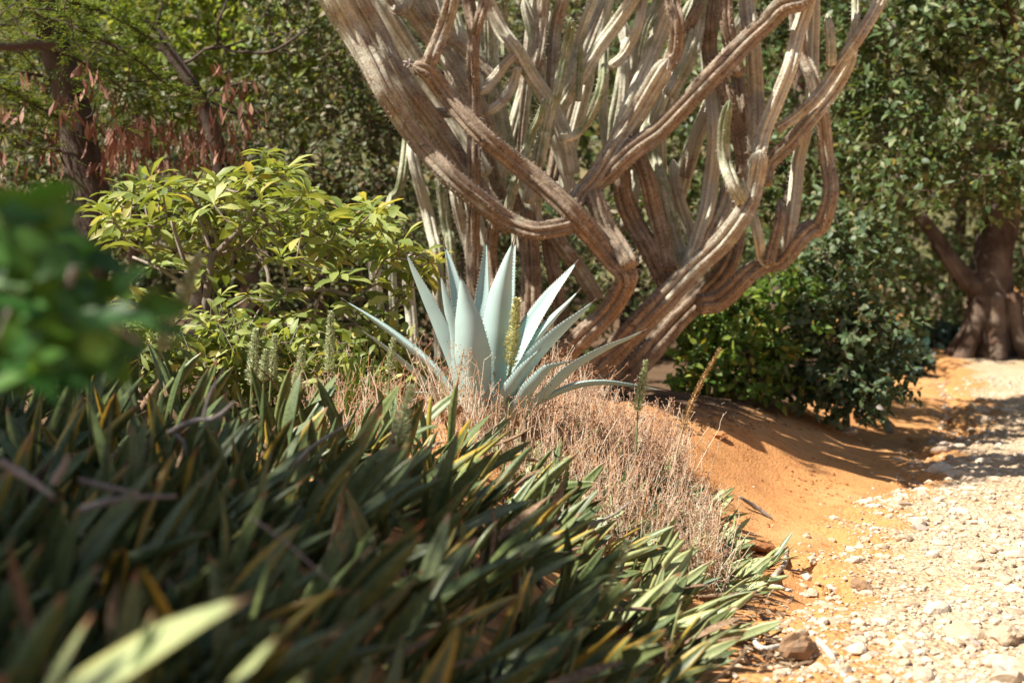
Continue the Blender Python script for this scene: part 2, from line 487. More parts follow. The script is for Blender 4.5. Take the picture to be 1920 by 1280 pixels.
def spike_mat(name, a, b):
    m = NT(name)
    c = m.ramp(m.attr('var'), [(0, a), (1, b)])
    return m.bsdf(c, .7, .2, trans=.2, tcol=c)
M['floret'] = spike_mat('pale green floret', (.38, .43, .23), (.64, .66, .42))
M['floret_cream'] = spike_mat('cream floret', (.50, .50, .22), (.70, .66, .36))
M['floret_tan'] = spike_mat('tan seed', (.34, .19, .07), (.55, .36, .16))
M['stalk'] = spike_mat('green flower stalk', (.20, .24, .09), (.30, .32, .14))
M['weed'] = spike_mat('dry weed stem', (.62, .32, .15), (.95, .86, .68))
M['weed_seed'] = spike_mat('dry weed seed', (.36, .15, .09), (.62, .42, .28))
M['grass'] = spike_mat('green grass blade', (.12, .22, .03), (.24, .34, .06))
M['straw'] = spike_mat('straw', (.50, .36, .20), (.70, .58, .38))
def hill_mat():
    m = NT('crater slope')
    n = m.noise(.35, 6, vec=m.pos(), rough=.7)
    return m.bsdf(m.ramp(n, [(.3, (.07, .075, .03)), (.5, (.14, .13, .06)), (.7, (.25, .19, .10))]), .95, .05, m.bump(n, 1, .4))
M['hill'] = hill_mat()

# ------------------------------------------------------------------ ground, path, slope
EY = [-60, 0, 2.5, 4, 5.48, 6.8, 8, 10, 12.1, 14.3, 17, 20, 30, 80, 900]
EX = [.3, .35, .42, .58, .78, 1.18, 1.62, 2.55, 3.36, 4.2, 5.0, 5.7, 7.6, 18, 180]
def edge(y):
    y = np.asarray(y, float)
    return (np.interp(y - .5, EY, EX) + np.interp(y, EY, EX) * 2 + np.interp(y + .5, EY, EX)) / 4 + .10 * vnoise(y * 1.3, 3.3) * smooth(5, 7, y)
def height(x, y, fine=True):
    x = np.asarray(x, float); y = np.asarray(y, float)
    s = edge(y) - x
    far = .038 * np.maximum(y - 12.5, 0); far = np.minimum(far, 1.0)
    bank = np.interp(y, [0, 9, 10.5, 12, 13.5, 16, 20, 30], [.66, .62, .56, .45, .30, .12, .05, .0])
    z = far + bank * smooth(-.05, np.interp(y, [5, 7.5], [1.15, 1.65]), s + .12 * vnoise(x * 1.1, y * 1.1)) + .26 * smooth(1.2, 4.5, s) * (1 - smooth(11, 15, y))
    w = -s - 3.6
    z = z + .35 * smooth(0, 2.5, w) * (1 - smooth(14, 22, y))
    if fine:
        z = z + .030 * fbm(x * 1.4, y * 1.4, 3) * smooth(.05, .7, s) + .012 * fbm(x * 6, y * 6, 3) * smooth(0, .4, s)
    return z
def gh(x, y): return float(height(x, y))

def grid_mesh(name, xs, ys, zf, mat, af=None):
    X, Y = np.meshgrid(xs, ys)
    Z = zf(X, Y)
    V = np.stack([X, Y, Z], -1).reshape(-1, 3)
    nx = len(xs); i, j = np.meshgrid(np.arange(len(ys) - 1), np.arange(nx - 1), indexing='ij')
    q = np.stack([i * nx + j, i * nx + j + 1, (i + 1) * nx + j + 1, (i + 1) * nx + j], -1).reshape(-1, 4)
    return make_mesh(name, V, None, q, mat, {'mould': af(X, Y).ravel()} if af else None)

def mould(X, Y):
    s = edge(Y) - X
    return np.maximum(smooth(1.7, 2.6, s) * smooth(5, 7, Y), smooth(.5, 1.6, s) * smooth(9.0, 10.2, Y)) + .0 * X

def spread(a, b, step, outs, ratio=1.35):
    mid = list(np.arange(a, b + 1e-6, step))
    lo, hi = [], []
    st = step; p = a
    while p > outs[0]: st *= ratio; p -= st; lo.append(p)
    st = step; p = mid[-1]
    while p < outs[1]: st *= ratio; p += st; hi.append(p)
    return np.array(lo[::-1] + mid + hi)
def ground_z(X, Y):
    s = edge(Y) - X
    inside = smooth(-.02, -.30, s) * smooth(-3.55, -3.3, s)
    return height(X, Y) - .06 * inside
g_o = link('ground', grid_mesh('ground', spread(-3.4, 6.5, .06, (-500, 500)), spread(1.0, 17, .06, (-300, 700)), ground_z, M['soil'], mould), kind='structure')
# the gravel path: a sheet of its own that follows the track
py_ = np.concatenate([np.arange(3.0, 9, .035), np.arange(9, 16, .055), np.arange(16, 46, .3)])
pu_ = np.linspace(0, 1, 96)
PY, PU = np.meshgrid(py_, pu_, indexing='ij')
PX = edge(PY) - .12 + PU * 3.75
ps = edge(PY) - PX
rag = .34 * fbm(PX * 1.7, PY * 1.7, 4) + .16 * fbm(PX * 9, PY * 9, 3)
PZ = height(PX, PY, False) + .006 - .10 * smooth(-.34, .0, ps + rag) - .10 * smooth(3.45, 3.65, -ps) \
    + .018 * fbm(PX * 3.1, PY * 3.1, 4) + .014 * np.abs(fbm(PX * 11, PY * 11, 2))
nx = len(pu_); i, j = np.meshgrid(np.arange(len(py_) - 1), np.arange(nx - 1), indexing='ij')
q = np.stack([i * nx + j, i * nx + j + 1, (i + 1) * nx + j + 1, (i + 1) * nx + j], -1).reshape(-1, 4)
path_o = link('path', make_mesh('path', np.stack([PX, PY, PZ], -1).reshape(-1, 3), None, q, M['path'], {'soil': (.95 * smooth(-1.0, -.05, ps + rag * .5) + .35 * smooth(.1, .9, fbm(PX * .8 + 5, PY * .8, 3))).ravel()}), kind='structure')
def path_z(x, y):
    x = np.asarray(x, float); y = np.asarray(y, float)
    s = edge(y) - x
    r = .34 * fbm(x * 1.7, y * 1.7, 4) + .16 * fbm(x * 9, y * 9, 3)
    return np.maximum(height(x, y, False) + .006 - .10 * smooth(-.34, .0, s + r) + .018 * fbm(x * 3.1, y * 3.1, 4) + .014 * np.abs(fbm(x * 11, y * 11, 2)),
                      height(x, y) - .06 * smooth(-.02, -.30, s))
def hill_z(X, Y):
    return -2 + np.maximum(Y - 34, 0) * .55 + 1.6 * fbm(X * .06, Y * .06, 4) - .004 * X * 0
link('hill', grid_mesh('hill', np.arange(-160, 161, 2.0), np.arange(34, 130, 2.0), hill_z, M['hill']), kind='structure')

# ------------------------------------------------------------------ stones of the path
def ico(sub=1):
    import bmesh
    bm = bmesh.new(); bmesh.ops.create_icosphere(bm, subdivisions=sub, radius=1)
    v = np.array([x.co[:] for x in bm.verts]); f = np.array([[q.index for q in p.verts] for p in bm.faces]); bm.free()
    return v, f
IV, IF = ico(1); IV2, IF2 = ico(2); IV3, IF3 = ico(3)
def stone_shape(V, rough=.18, flat=.6, cuts=5, rg=rng):
    v = V.copy()
    for k in range(cuts):                                    # broken flat faces
        n = norm(rg.normal(size=3)); d = rg.uniform(.55, .85)
        h = v @ n; v = v - np.maximum(h - d, 0)[:, None] * n
    v = v * (1 + rough * rg.normal(size=(len(v), 1)) * .4)
    return v * np.array([1, rg.uniform(.7, 1), flat])
stone_meshes = []
for k in range(10):
    v = stone_shape(IV2, .10, rng.uniform(.45, .75))
    stone_meshes.append(make_mesh('stone', v, IF2, None, M['stone'], {'var': np.full(len(v), 0.0)}, shade=False))
def path_sample(n, y0=4.2, y1=17):
    u = rng.random(n); y = 1 / (1 / y0 + u * (1 / y1 - 1 / y0))
    w = np.minimum(3.5, .36 * y + .35 - edge(y))
    x = edge(y) + .02 + rng.random(n) ** .85 * np.maximum(w, .3)
    return x, y
n_st = 0
sx_, sy_ = path_sample(900)
ux, uy = pix(np.stack([sx_, sy_, np.zeros(900)], 1))
ok = (ux < 1940) & (uy < 1290) & (edge(sy_) - sx_ < -.22)
for x, y in zip(sx_[ok][:300], sy_[ok][:300]):
    r = min(.085, .024 * math.exp(rng.normal() * .5)) * (.75 + .035 * y)
    z = float(path_z(x, y)) + r * .05
    mtx = Matrix.Translation((x, y, z)) @ Matrix.Rotation(rng.uniform(0, 6.28), 4, 'Z') @ Matrix.Rotation(rng.normal() * .25, 4, 'X') @ Matrix.Diagonal((r * 1.2, r, r, 1))
    place('stone', stone_meshes[n_st % 10], path_o, mtx); n_st += 1
gv = MB()
shapes = [stone_shape(IV, .12, .6) for _ in range(12)]
gx, gy = path_sample(9500)
stray = rng.random(9500) < .05
gx = np.where(stray, gx - rng.random(9500) * .6, gx)
GZ = path_z(gx, gy); GE = edge(gy) - gx
for k in range(len(gx)):
    s_ = GE[k]
    if s_ > -.16 and rng.random() < .75: continue
    r = .0095 * math.exp(rng.normal() * .55) * (.7 + .06 * gy[k])
    r = min(r, .042)
    a = rng.uniform(0, 6.28); ca, sa = math.cos(a), math.sin(a)
    v = shapes[k % 12] * r
    v = np.stack([v[:, 0] * ca - v[:, 1] * sa, v[:, 0] * sa + v[:, 1] * ca, v[:, 2]], 1)
    gv.add(v + np.array([gx[k], gy[k], GZ[k] + r * .08]), IF, None, var=rng.random())
gv.build('gravel', M['stone'], path_o, origin=(2, 8, 0), kind='stuff', shade=False)

def lump(name, mat, p, size, label, cat, rot=0, seed=0, sub=IV3, subf=IF3, tilt=0):
    rg = np.random.default_rng(seed)
    v = stone_shape(sub, .05, .8, 9, rg)
    f_ = 1 + .16 * (vnoise(v[:, 0] * 9 + seed, v[:, 1] * 9 - v[:, 2] * 7))[:, None] + .10 * (vnoise(v[:, 0] * 3 + seed, v[:, 1] * 3 + v[:, 2] * 2))[:, None]
    v = v * f_ * np.array(size)
    o = link(name, make_mesh(name, v, subf, None, mat, {'var': np.zeros(len(v))}, shade=False), None, p)
    o.rotation_euler = (tilt, 0, rot)
    return tag(o, label, cat)

def on_ground(px, py, path=False, d0=3.0, d1=30.0):
    """where the ray through a pixel meets the ground"""
    d = np.arange(d0, d1, .02)
    q1 = at(px, py, 1.0) - np.array([0, 0, CAMZ])
    P = np.array([0, 0, CAMZ]) + q1[None] * d[:, None]
    hit = np.where(P[:, 2] <= height(P[:, 0], P[:, 1]))[0]
    return P[hit[0]] if len(hit) else P[-1]
p = on_ground(1500, 1235); lump('rock', M['rock'], (p[0], p[1], p[2] + .045), (.088, .075, .085), 'brown angular rock at the edge of the gravel path by the sansevieria', 'rock', .5, 3)
p = on_ground(1350, 822); lump('rock', M['clod'], (p[0], p[1], p[2] + .02), (.055, .045, .04), 'small rounded orange stone on the crest of the sand bank', 'rock', .2, 9)
p = on_ground(1425, 1035); lump('soil_clod', M['clod'], (p[0], p[1], p[2] + .03), (.10, .08, .05), 'crumbled orange soil clod under the drooping sansevieria leaves', 'clod', .9, 14)
p = on_ground(1590, 815); lump('rock', M['stone'], (p[0], p[1], p[2] + .02), (.09, .07, .06), 'pale broken stone on the sand bank beside the grey root', 'rock', .3, 21)
p = on_ground(1880, 1200); lump('rock', M['stone'], (p[0], p[1], p[2] + .02), (.10, .075, .06), 'large pale tan stone out on the gravel path', 'rock', 1.3, 25)
p = on_ground(1615, 1105); lump('rock', M['rock'], (p[0], p[1], p[2] + .015), (.075, .055, .045), 'grey brown flat stone in the gravel beyond the white sticks', 'rock', 1.9, 33)

def stick(name, mat, pts, r, label, cat, k=7, rough=.12, group=None, flat=None):
    mb = MB(); P = spline(pts, 14)
    rr = np.interp(np.linspace(0, 1, 14), np.linspace(0, 1, len(r)), r)
    tube(mb, P, rr, k, True, rough)
    o = mb.build(name, mat)
    return tag(o, label, cat, group)
def gp(px, py, up=.01):
    p = on_ground(px, py); return p + np.array([0, 0, up])
stick('stick', M['wood'], [gp(1476, 1035, .025), gp(1470, 1065, .02), gp(1455, 1082, .015), gp(1449, 1097, .012)], [.008, .016, .014, .02], 'pale curved stick lying at the sand and gravel edge', 'stick')
stick('stick', M['bone'], [gp(1442, 1102, .012), gp(1462, 1107, .014), gp(1484, 1112, .012)], [.010, .012, .008], 'short white stick lying beside the pale curved stick', 'stick')
stick('stick', M['bone'], [gp(1535, 1215, .03), gp(1560, 1240, .02), gp(1582, 1278, .015)], [.016, .012, .015], 'white forked stick lying against the brown rock', 'stick')
stick('stick', M['bone'], [gp(1405, 1205, .03), gp(1430, 1225, .02), gp(1465, 1218, .02)], [.008, .012, .009], 'white bark strip between the leaves and the brown rock', 'stick')
stick('fallen_root', M['log'], [gp(1606, 792, .05), gp(1622, 782, .10), gp(1645, 786, .09), gp(1662, 800, .03), gp(1668, 812, .0)], [.03, .05, .055, .04, .03], 'grey weathered root arching out of the sand bank', 'root', 9)
stick('stick', M['log'], [gp(1388, 948, .05), gp(1420, 962, .03), gp(1448, 975, .01)], [.010, .014, .006], 'thin dark stick on the sand below the sansevieria tips', 'stick')
cl = MB()
for k in range(700):
    if k % 2: px, py = rng.normal(1528, 26), rng.normal(898, 22)
    else: px, py = rng.uniform(1330, 1640), rng.uniform(790, 990)
    p = on_ground(px, py)
    v = shapes[k % 12] * min(.02, .006 * math.exp(rng.normal() * .6))
    cl.add(v + p + [0, 0, .001], IF, None, var=rng.random())
tag(cl.build('soil_crumbs', M['clod'], kind='stuff', shade=False), 'scattered crumbs of orange soil on the sand bank', 'soil')
lt = MB()
for k in range(900):
    px = rng.uniform(1240, 1700); py = 800 - (px - 1250) * .11 + rng.normal() * 14
    if k % 3 == 0: px, py = rng.uniform(1380, 1480), rng.uniform(1120, 1275); px += (py - 1120) * .25 - 20
    p = on_ground(px, py)
    leaves(lt, p[None] + [[0, 0, .012]], rng.normal(size=(1, 3)) * [1, 1, .25], np.array([[0, 0, 1.]]) + rng.normal(size=(1, 3)) * .3, rng.uniform(.03, .075), rng.uniform(.008, .022), 'oval')
lt_o = lt.build('leaf_litter', M['litter'], kind='stuff')
tag(lt_o, 'brown dry leaf litter scattered along the sand bank and bed edge', 'litter')

# ------------------------------------------------------------------ columnar cactus, stem by stem
def ribbed(mb, sp, P, R, age0, age1, ribs=6, tip=True, seed=0, spines=True):
    """one stem; P centreline (n,3), R radius (n,)"""
    n = len(P)
    k = ribs * 6
    T, N, B = transport(P)
    a = np.arange(k) / k * 2 * math.pi
    ph = (np.arange(k) % 6) / 6.0
    prof = np.abs(2 * ph - 1)                    # 1 at ridge, 0 in the groove
    rib = prof ** .55
    L = np.concatenate([[0], np.cumsum(np.linalg.norm(np.diff(P, axis=0), axis=1))])
    tw = np.random.default_rng(seed).uniform(0, 6.28)
    rad = R[:, None] * (.62 + .40 * rib[None, :]) * (1 + .045 * vnoise(L[:, None] * 7 + seed * 3.1, np.arange(k)[None, :] * .21)) * (1 + .05 * vnoise(L * 3.3 + seed, seed * 1.7)[:, None])
    V = P[:, None] + rad[..., None] * (np.cos(a + tw)[None, :, None] * N[:, None] + np.sin(a + tw)[None, :, None] * B[:, None])
    Vf = V.reshape(-1, 3)
    i, j = np.meshgrid(np.arange(n - 1), np.arange(k), indexing='ij'); j2 = (j + 1) % k
    q = np.stack([i * k + j, i * k + j2, (i + 1) * k + j2, (i + 1) * k + j], -1).reshape(-1, 4)
    age = np.interp(L, [0, L[-1]], [age0, age1])
    Vf = np.vstack([Vf, P[0] - T[0] * R[0] * .2, P[-1] + T[-1] * R[-1] * .25])
    tr = []
    for m in range(k):
        tr += [(n * k, (m + 1) % k, m), (n * k + 1, (n - 1) * k + m, (n - 1) * k + (m + 1) % k)]
    mb.add(Vf, tr, q, rib=np.concatenate([np.tile(rib, n), [0.5, 0.8]]), age=np.concatenate([np.repeat(age, k), [age0, age1]]),
           along=np.concatenate([np.repeat(L, k), [0, L[-1]]]))
    if not spines: return
    rg = np.random.default_rng(seed + 100)
    m = int(L[-1] / .034)
    for r_ in range(ribs):
        jj = r_ * 6
        ss = (np.arange(m) + .5) * L[-1] / max(m, 1)
        c = np.stack([np.interp(ss, L, V[:, jj, ax]) for ax in range(3)], 1)
        o = norm(c - np.stack([np.interp(ss, L, P[:, ax]) for ax in range(3)], 1))
        for z in range(3):
            d = norm(o + rg.normal(size=o.shape) * .55)
            ln = rg.uniform(.012, .03, size=(m, 1))
            w = norm(np.cross(d, rg.normal(size=d.shape))) * .0014
            W = np.stack([c - w - o * .004, c + w - o * .004, c + d * ln], 1).reshape(-1, 3)
            sp.add(W, np.arange(m * 3).reshape(-1, 3))

D0 = 9.8
base_c = at(1090, 690, D0); base_c[2] = gh(base_c[0], D0)
cactus = thing('tree_cactus', 'large branching columnar cactus with ribbed brown and pale stems rising behind the blue agave', 'cactus', base_c)
# (pixel points), (widths px), (depths), age at base, age at end, tip ends inside the picture
ST = [
 # front limbs
 ([(1050, 700), (1062, 663), (1095, 627), (1137, 589), (1166, 545), (1174, 515), (1146, 484), (1110, 441), (1070, 398), (1020, 350), (972, 309), (917, 267), (875, 225), (833, 174), (803, 136), (776, 124)], (56, 52, 48, 56, 44, 40, 40), (9.75, 9.5, 9.35, 9.2, 9.2), .95, .85),
 ([(778, 128), (800, 126), (812, 104), (822, 76), (834, 42), (848, 0), (862, -90)], (30, 32, 32, 30), (9.2, 9.2), .8, .45),
 ([(1066, 420), (1043, 427), (1000, 431), (955, 414), (909, 384), (848, 334), (800, 283), (757, 226), (722, 170), (690, 108), (656, 45), (630, -5), (590, -110)], (40, 44, 48, 50, 56, 58), (9.3, 9.2, 9.15, 9.2), .92, .38),
 ([(960, 425), (915, 380), (872, 318), (822, 243), (777, 183), (737, 125), (701, 56), (668, -5), (640, -90)], (46, 50, 52, 50), (9.55, 9.5, 9.5), .8, .5),
 ([(735, 190), (690, 122), (648, 60), (612, 0), (580, -80)], (30, 36, 38), (9.5, 9.6), .3, .15),
 ([(1180, 500), (1160, 462), (1137, 425), (1118, 380), (1104, 338)], (46, 44, 40), (9.35, 9.6), .8, .75),
 ([(1070, 400), (1085, 366), (1112, 338), (1147, 283), (1185, 227), (1222, 164), (1251, 114)], (38, 42, 48, 48), (9.4, 9.6, 9.5), .85, .5),
 ([(1252, 118), (1266, 100), (1268, 48), (1260, 0), (1250, -100)], (32, 34, 32), (9.5, 9.5), .95, .75),
 ([(1108, 350), (1140, 326), (1185, 283), (1235, 247), (1279, 203), (1341, 138), (1400, 78), (1440, 42), (1466, 14), (1500, 2), (1530, -40)], (42, 46, 46, 44, 34), (9.6, 9.45, 9.35), .85, .75),
 ([(1150, 285), (1179, 206), (1210, 134), (1238, 62), (1262, -5), (1290, -110)], (34, 38, 38), (9.75, 9.9), .35, .2),
 # right limbs
 ([(1085, 715), (1130, 680), (1181, 629), (1241, 565), (1298, 508), (1349, 461), (1382, 417), (1407, 374), (1418, 334), (1424, 284)], (74, 66, 58, 52, 46, 42), (9.8, 9.6, 9.4), 1.0, .55),
 ([(1100, 740), (1150, 715), (1198, 669), (1255, 609), (1315, 552), (1355, 508), (1372, 468), (1382, 420)], (84, 74, 64, 52, 40), (10.1, 10.35, 10.4), 1.0, .85),
 ([(1310, 570), (1345, 566), (1372, 545), (1399, 515), (1429, 499), (1466, 488), (1493, 451), (1517, 431), (1540, 424), (1550, 391), (1557, 350), (1553, 297), (1541, 219), (1522, 150), (1507, 103), (1496, 50), (1480, -60)], (48, 44, 38, 32, 30, 30, 28, 28), (10.0, 9.9, 9.8, 9.7), .9, .55),
 ([(1442, 497), (1430, 482), (1421, 450), (1413, 411), (1408, 385)], (20, 23, 22), (9.85, 9.8), .3, .2),
 ([(1441, 496), (1449, 462), (1460, 411), (1464, 372)], (22, 22, 18), (9.8, 9.85), .9, .8),
 ([(1476, 480), (1480, 430), (1489, 375), (1500, 300), (1512, 234), (1520, 190), (1526, 94), (1526, 20), (1524, -80)], (26, 26, 26, 24, 20), (9.9, 10.0), .5, .4),
 ([(1390, 378), (1372, 346), (1360, 297), (1358, 240), (1366, 190)], (26, 27, 26, 22), (9.45, 9.4), .22, .02),
 ([(1400, 372), (1392, 350), (1393, 336)], (10, 12, 10), (9.45, 9.42), .3, .1),
 ([(1422, 292), (1435, 244), (1457, 187), (1479, 125), (1497, 62), (1513, 16), (1530, -70)], (32, 32, 30, 30), (9.5, 9.45), .5, .38),
 ([(1432, 345), (1444, 306), (1482, 266), (1522, 219), (1560, 175), (1587, 128), (1600, 80)], (34, 32, 30, 24), (9.75, 9.7), .85, .5),
 ([(1457, 242), (1491, 219), (1519, 194), (1547, 162), (1572, 125), (1607, 72), (1638, 25), (1660, -15), (1690, -80)], (20, 24, 26, 24), (9.6, 9.5), .6, .55),
 ([(1558, 122), (1556, 90), (1554, 55), (1554, 24)], (20, 19, 16), (9.55, 9.55), .25, .1),
 ([(1588, 96), (1600, 50), (1607, 0), (1612, -70)], (16, 17, 16), (9.6, 9.65), .2, .15),
 ([(1416, 290), (1418, 219), (1419, 175), (1413, 125), (1408, 70), (1403, 10), (1400, -70)], (34, 34, 33, 30), (9.75, 9.8), .6, .45),
 ([(1395, 330), (1392, 280), (1380, 235), (1363, 185), (1345, 140), (1332, 94), (1331, 47), (1335, -5), (1338, -90)], (30, 30, 30, 30), (9.95, 9.95), .95, .8),
 ([(1385, 140), (1375, 95), (1363, 56), (1358, 0), (1350, -60)], (28, 28, 26), (9.6, 9.7), .95, .9),
 ([(1400, 360), (1398, 300), (1390, 215), (1381, 131), (1372, 60)], (24, 26, 24), (10.2, 10.3), .9, .8),
 ([(1283, 525), (1308, 448), (1324, 395), (1334, 344), (1339, 290), (1338, 234), (1337, 175), (1330, 110), (1328, 40), (1325, -60)], (30, 32, 31, 30, 28), (9.9, 10.0, 10.0), .45, .3),
 ([(1305, 500), (1332, 441), (1362, 381), (1376, 320)], (42, 42, 34), (9.95, 10.0), .7, .55),
 # middle limbs
 ([(1250, 530), (1218, 468), (1191, 418), (1170, 370), (1165, 325), (1160, 280)], (46, 46, 40, 34), (9.85, 10.0), .98, .8),
 ([(1252, 505), (1241, 441), (1228, 394), (1214, 340), (1200, 296), (1192, 250)], (36, 36, 32), (9.8, 9.9), .95, .8),
 ([(1284, 500), (1270, 455), (1252, 395), (1240, 345), (1226, 290), (1215, 230)], (34, 32, 28), (10.1, 10.3), .2, .1),
 ([(1310, 480), (1290, 420), (1268, 360), (1262, 300)], (24, 24, 22), (10.3, 10.4), .6, .5),
 ([(905, 600), (889, 535), (887, 468), (887, 401), (889, 309), (889, 239), (888, 169), (887, 112), (888, 56), (878, 0), (868, -90)], (30, 30, 29, 29, 27), (9.55, 9.45), .95, .85),
 ([(891, 62), (900, 36), (909, 0), (922, -80)], (20, 22, 22), (9.43, 9.43), .9, .7),
 ([(1074, 325), (1060, 260), (1030, 191), (996, 141), (968, 96), (940, 56), (913, -2), (880, -90)], (30, 30, 30, 28), (9.7, 9.65), .3, .3),
 ([(966, 104), (950, 118), (928, 145), (900, 178)], (20, 22, 22), (9.62, 9.6), .6, .5),
 ([(972, 126), (962, 155), (946, 186), (925, 206), (905, 212)], (18, 21, 20, 18), (9.6, 9.6), .55, .45),
 ([(845, 213), (820, 210), (795, 208)], (19, 19, 18), (9.6, 9.62), .7, .5),
 ([(1010, 310), (1030, 214), (1044, 174), (1055, 121), (1066, 70), (1070, 36)], (24, 22, 21, 18), (9.58, 9.55), .2, .0),
 ([(950, 400), (965, 349), (982, 298), (995, 255), (1013, 219), (1022, 186)], (18, 18, 18, 16), (9.5, 9.45), .15, .0),
 ([(990, 380), (1013, 281), (1035, 230), (1060, 187), (1091, 141), (1122, 91), (1154, 47), (1187, 0), (1230, -80)], (30, 30, 29, 28), (9.8, 9.75), .28, .22),
 ([(1050, 258), (1070, 258), (1092, 240), (1113, 205), (1128, 160), (1132, 118)], (16, 18, 20, 18), (9.5, 9.45), .15, .0),
 ([(1146, 124), (1165, 108), (1180, 86), (1196, 50), (1205, 0), (1210, -60)], (20, 22, 24), (9.75, 9.8), .4, .3),
 ([(1060, 180), (1082, 87), (1096, 42), (1113, -2), (1135, -80)], (20, 22, 22), (9.9, 9.95), .25, .2),
 ([(1100, 160), (1129, 62), (1144, -2), (1160, -70)], (15, 16, 15), (10.0, 10.0), .3, .25),
 ([(1180, 240), (1190, 150), (1207, 62), (1236, -2), (1260, -80)], (20, 20, 19), (10.0, 10.0), .25, .1),
 ([(1000, 140), (1008, 110), (1014, 65), (1019, -2), (1022, -80)], (24, 28, 27), (9.8, 9.8), .7, .55),
 ([(1034, 200), (1037, 130), (1042, 56), (1056, 0), (1075, -70)], (24, 24, 22), (9.85, 9.85), .75, .55),
 ([(1085, 190), (1088, 130), (1091, 80)], (12, 13, 11), (9.65, 9.62), .12, .0),
 ([(915, 200), (917, 112), (916, 34), (914, -40)], (20, 21, 20), (10.0, 10.0), .2, .1),
 ([(945, 110), (946, 42), (946, -5), (948, -70)], (14, 14, 13), (9.95, 9.95), .1, .05),
 ([(1255, 180), (1276, 141), (1297, 94), (1311, 37), (1318, -30)], (34, 36, 34), (9.85, 9.9), .2, .12),
 ([(1285, 60), (1300, 28), (1318, -5), (1340, -70)], (20, 22, 20), (9.9, 9.9), .8, .6),
 ([(920, 260), (878, 165), (833, 93), (794, 42), (758, -5), (720, -70)], (46, 50, 48), (9.95, 9.95), .65, .45),
 ([(925, 145), (878, 98), (844, 68), (815, 30), (795, -15)], (22, 22, 20), (9.85, 9.85), .7, .6),
 ([(905, 330), (840, 205), (770, 100), (718, 15), (690, -60)], (48, 48, 44), (10.15, 10.15), .3, .2),
 ([(722, -20), (736, 12), (750, 24), (764, 10), (768, -20)], (18, 20, 18), (9.8, 9.8), .7, .6),
 # behind, lower left
 ([(733, 440), (731, 401), (732, 372), (747, 358), (757, 325), (762, 270), (765, 230)], (20, 18, 18, 18), (10.3, 10.3), .2, .05),
 ([(820, 490), (811, 441), (800, 395), (788, 350), (777, 305), (768, 260)], (26, 25, 22), (10.2, 10.2), .4, .35),
 ([(845, 470), (838, 434), (831, 384), (828, 335), (826, 290)], (22, 21, 20), (10.1, 10.1), .15, .1),
 ([(885, 500), (868, 434), (856, 380), (850, 340)], (22, 22, 20), (10.0, 10.0), .6, .5),
 ([(1006, 430), (1006, 400), (1006, 362), (1010, 330)], (24, 25, 22), (9.9, 9.9), .3, .2),
 ([(993, 660), (996, 569), (996, 518), (993, 455), (985, 390)], (46, 44, 40), (9.85, 9.9), 1.0, .95),
 ([(1055, 640), (1043, 535), (1030, 468), (1025, 400)], (34, 34, 30), (10.0, 10.0), 1.0, .9),
 ([(1120, 560), (1083, 501), (1053, 461), (1030, 420)], (34, 32, 30), (10.05, 10.0), .7, .65),
 ([(935, 600), (925, 520), (920, 461), (930, 400)], (28, 28, 26), (9.9, 9.9), .95, .85),
 ([(775, 480), (765, 520), (768, 570), (775, 640)], (22, 22, 22), (10.2, 10.2), .4, .3),
 ([(700, 470), (704, 530), (710, 600), (716, 660)], (24, 24, 24), (10.3, 10.3), .35, .3),
]
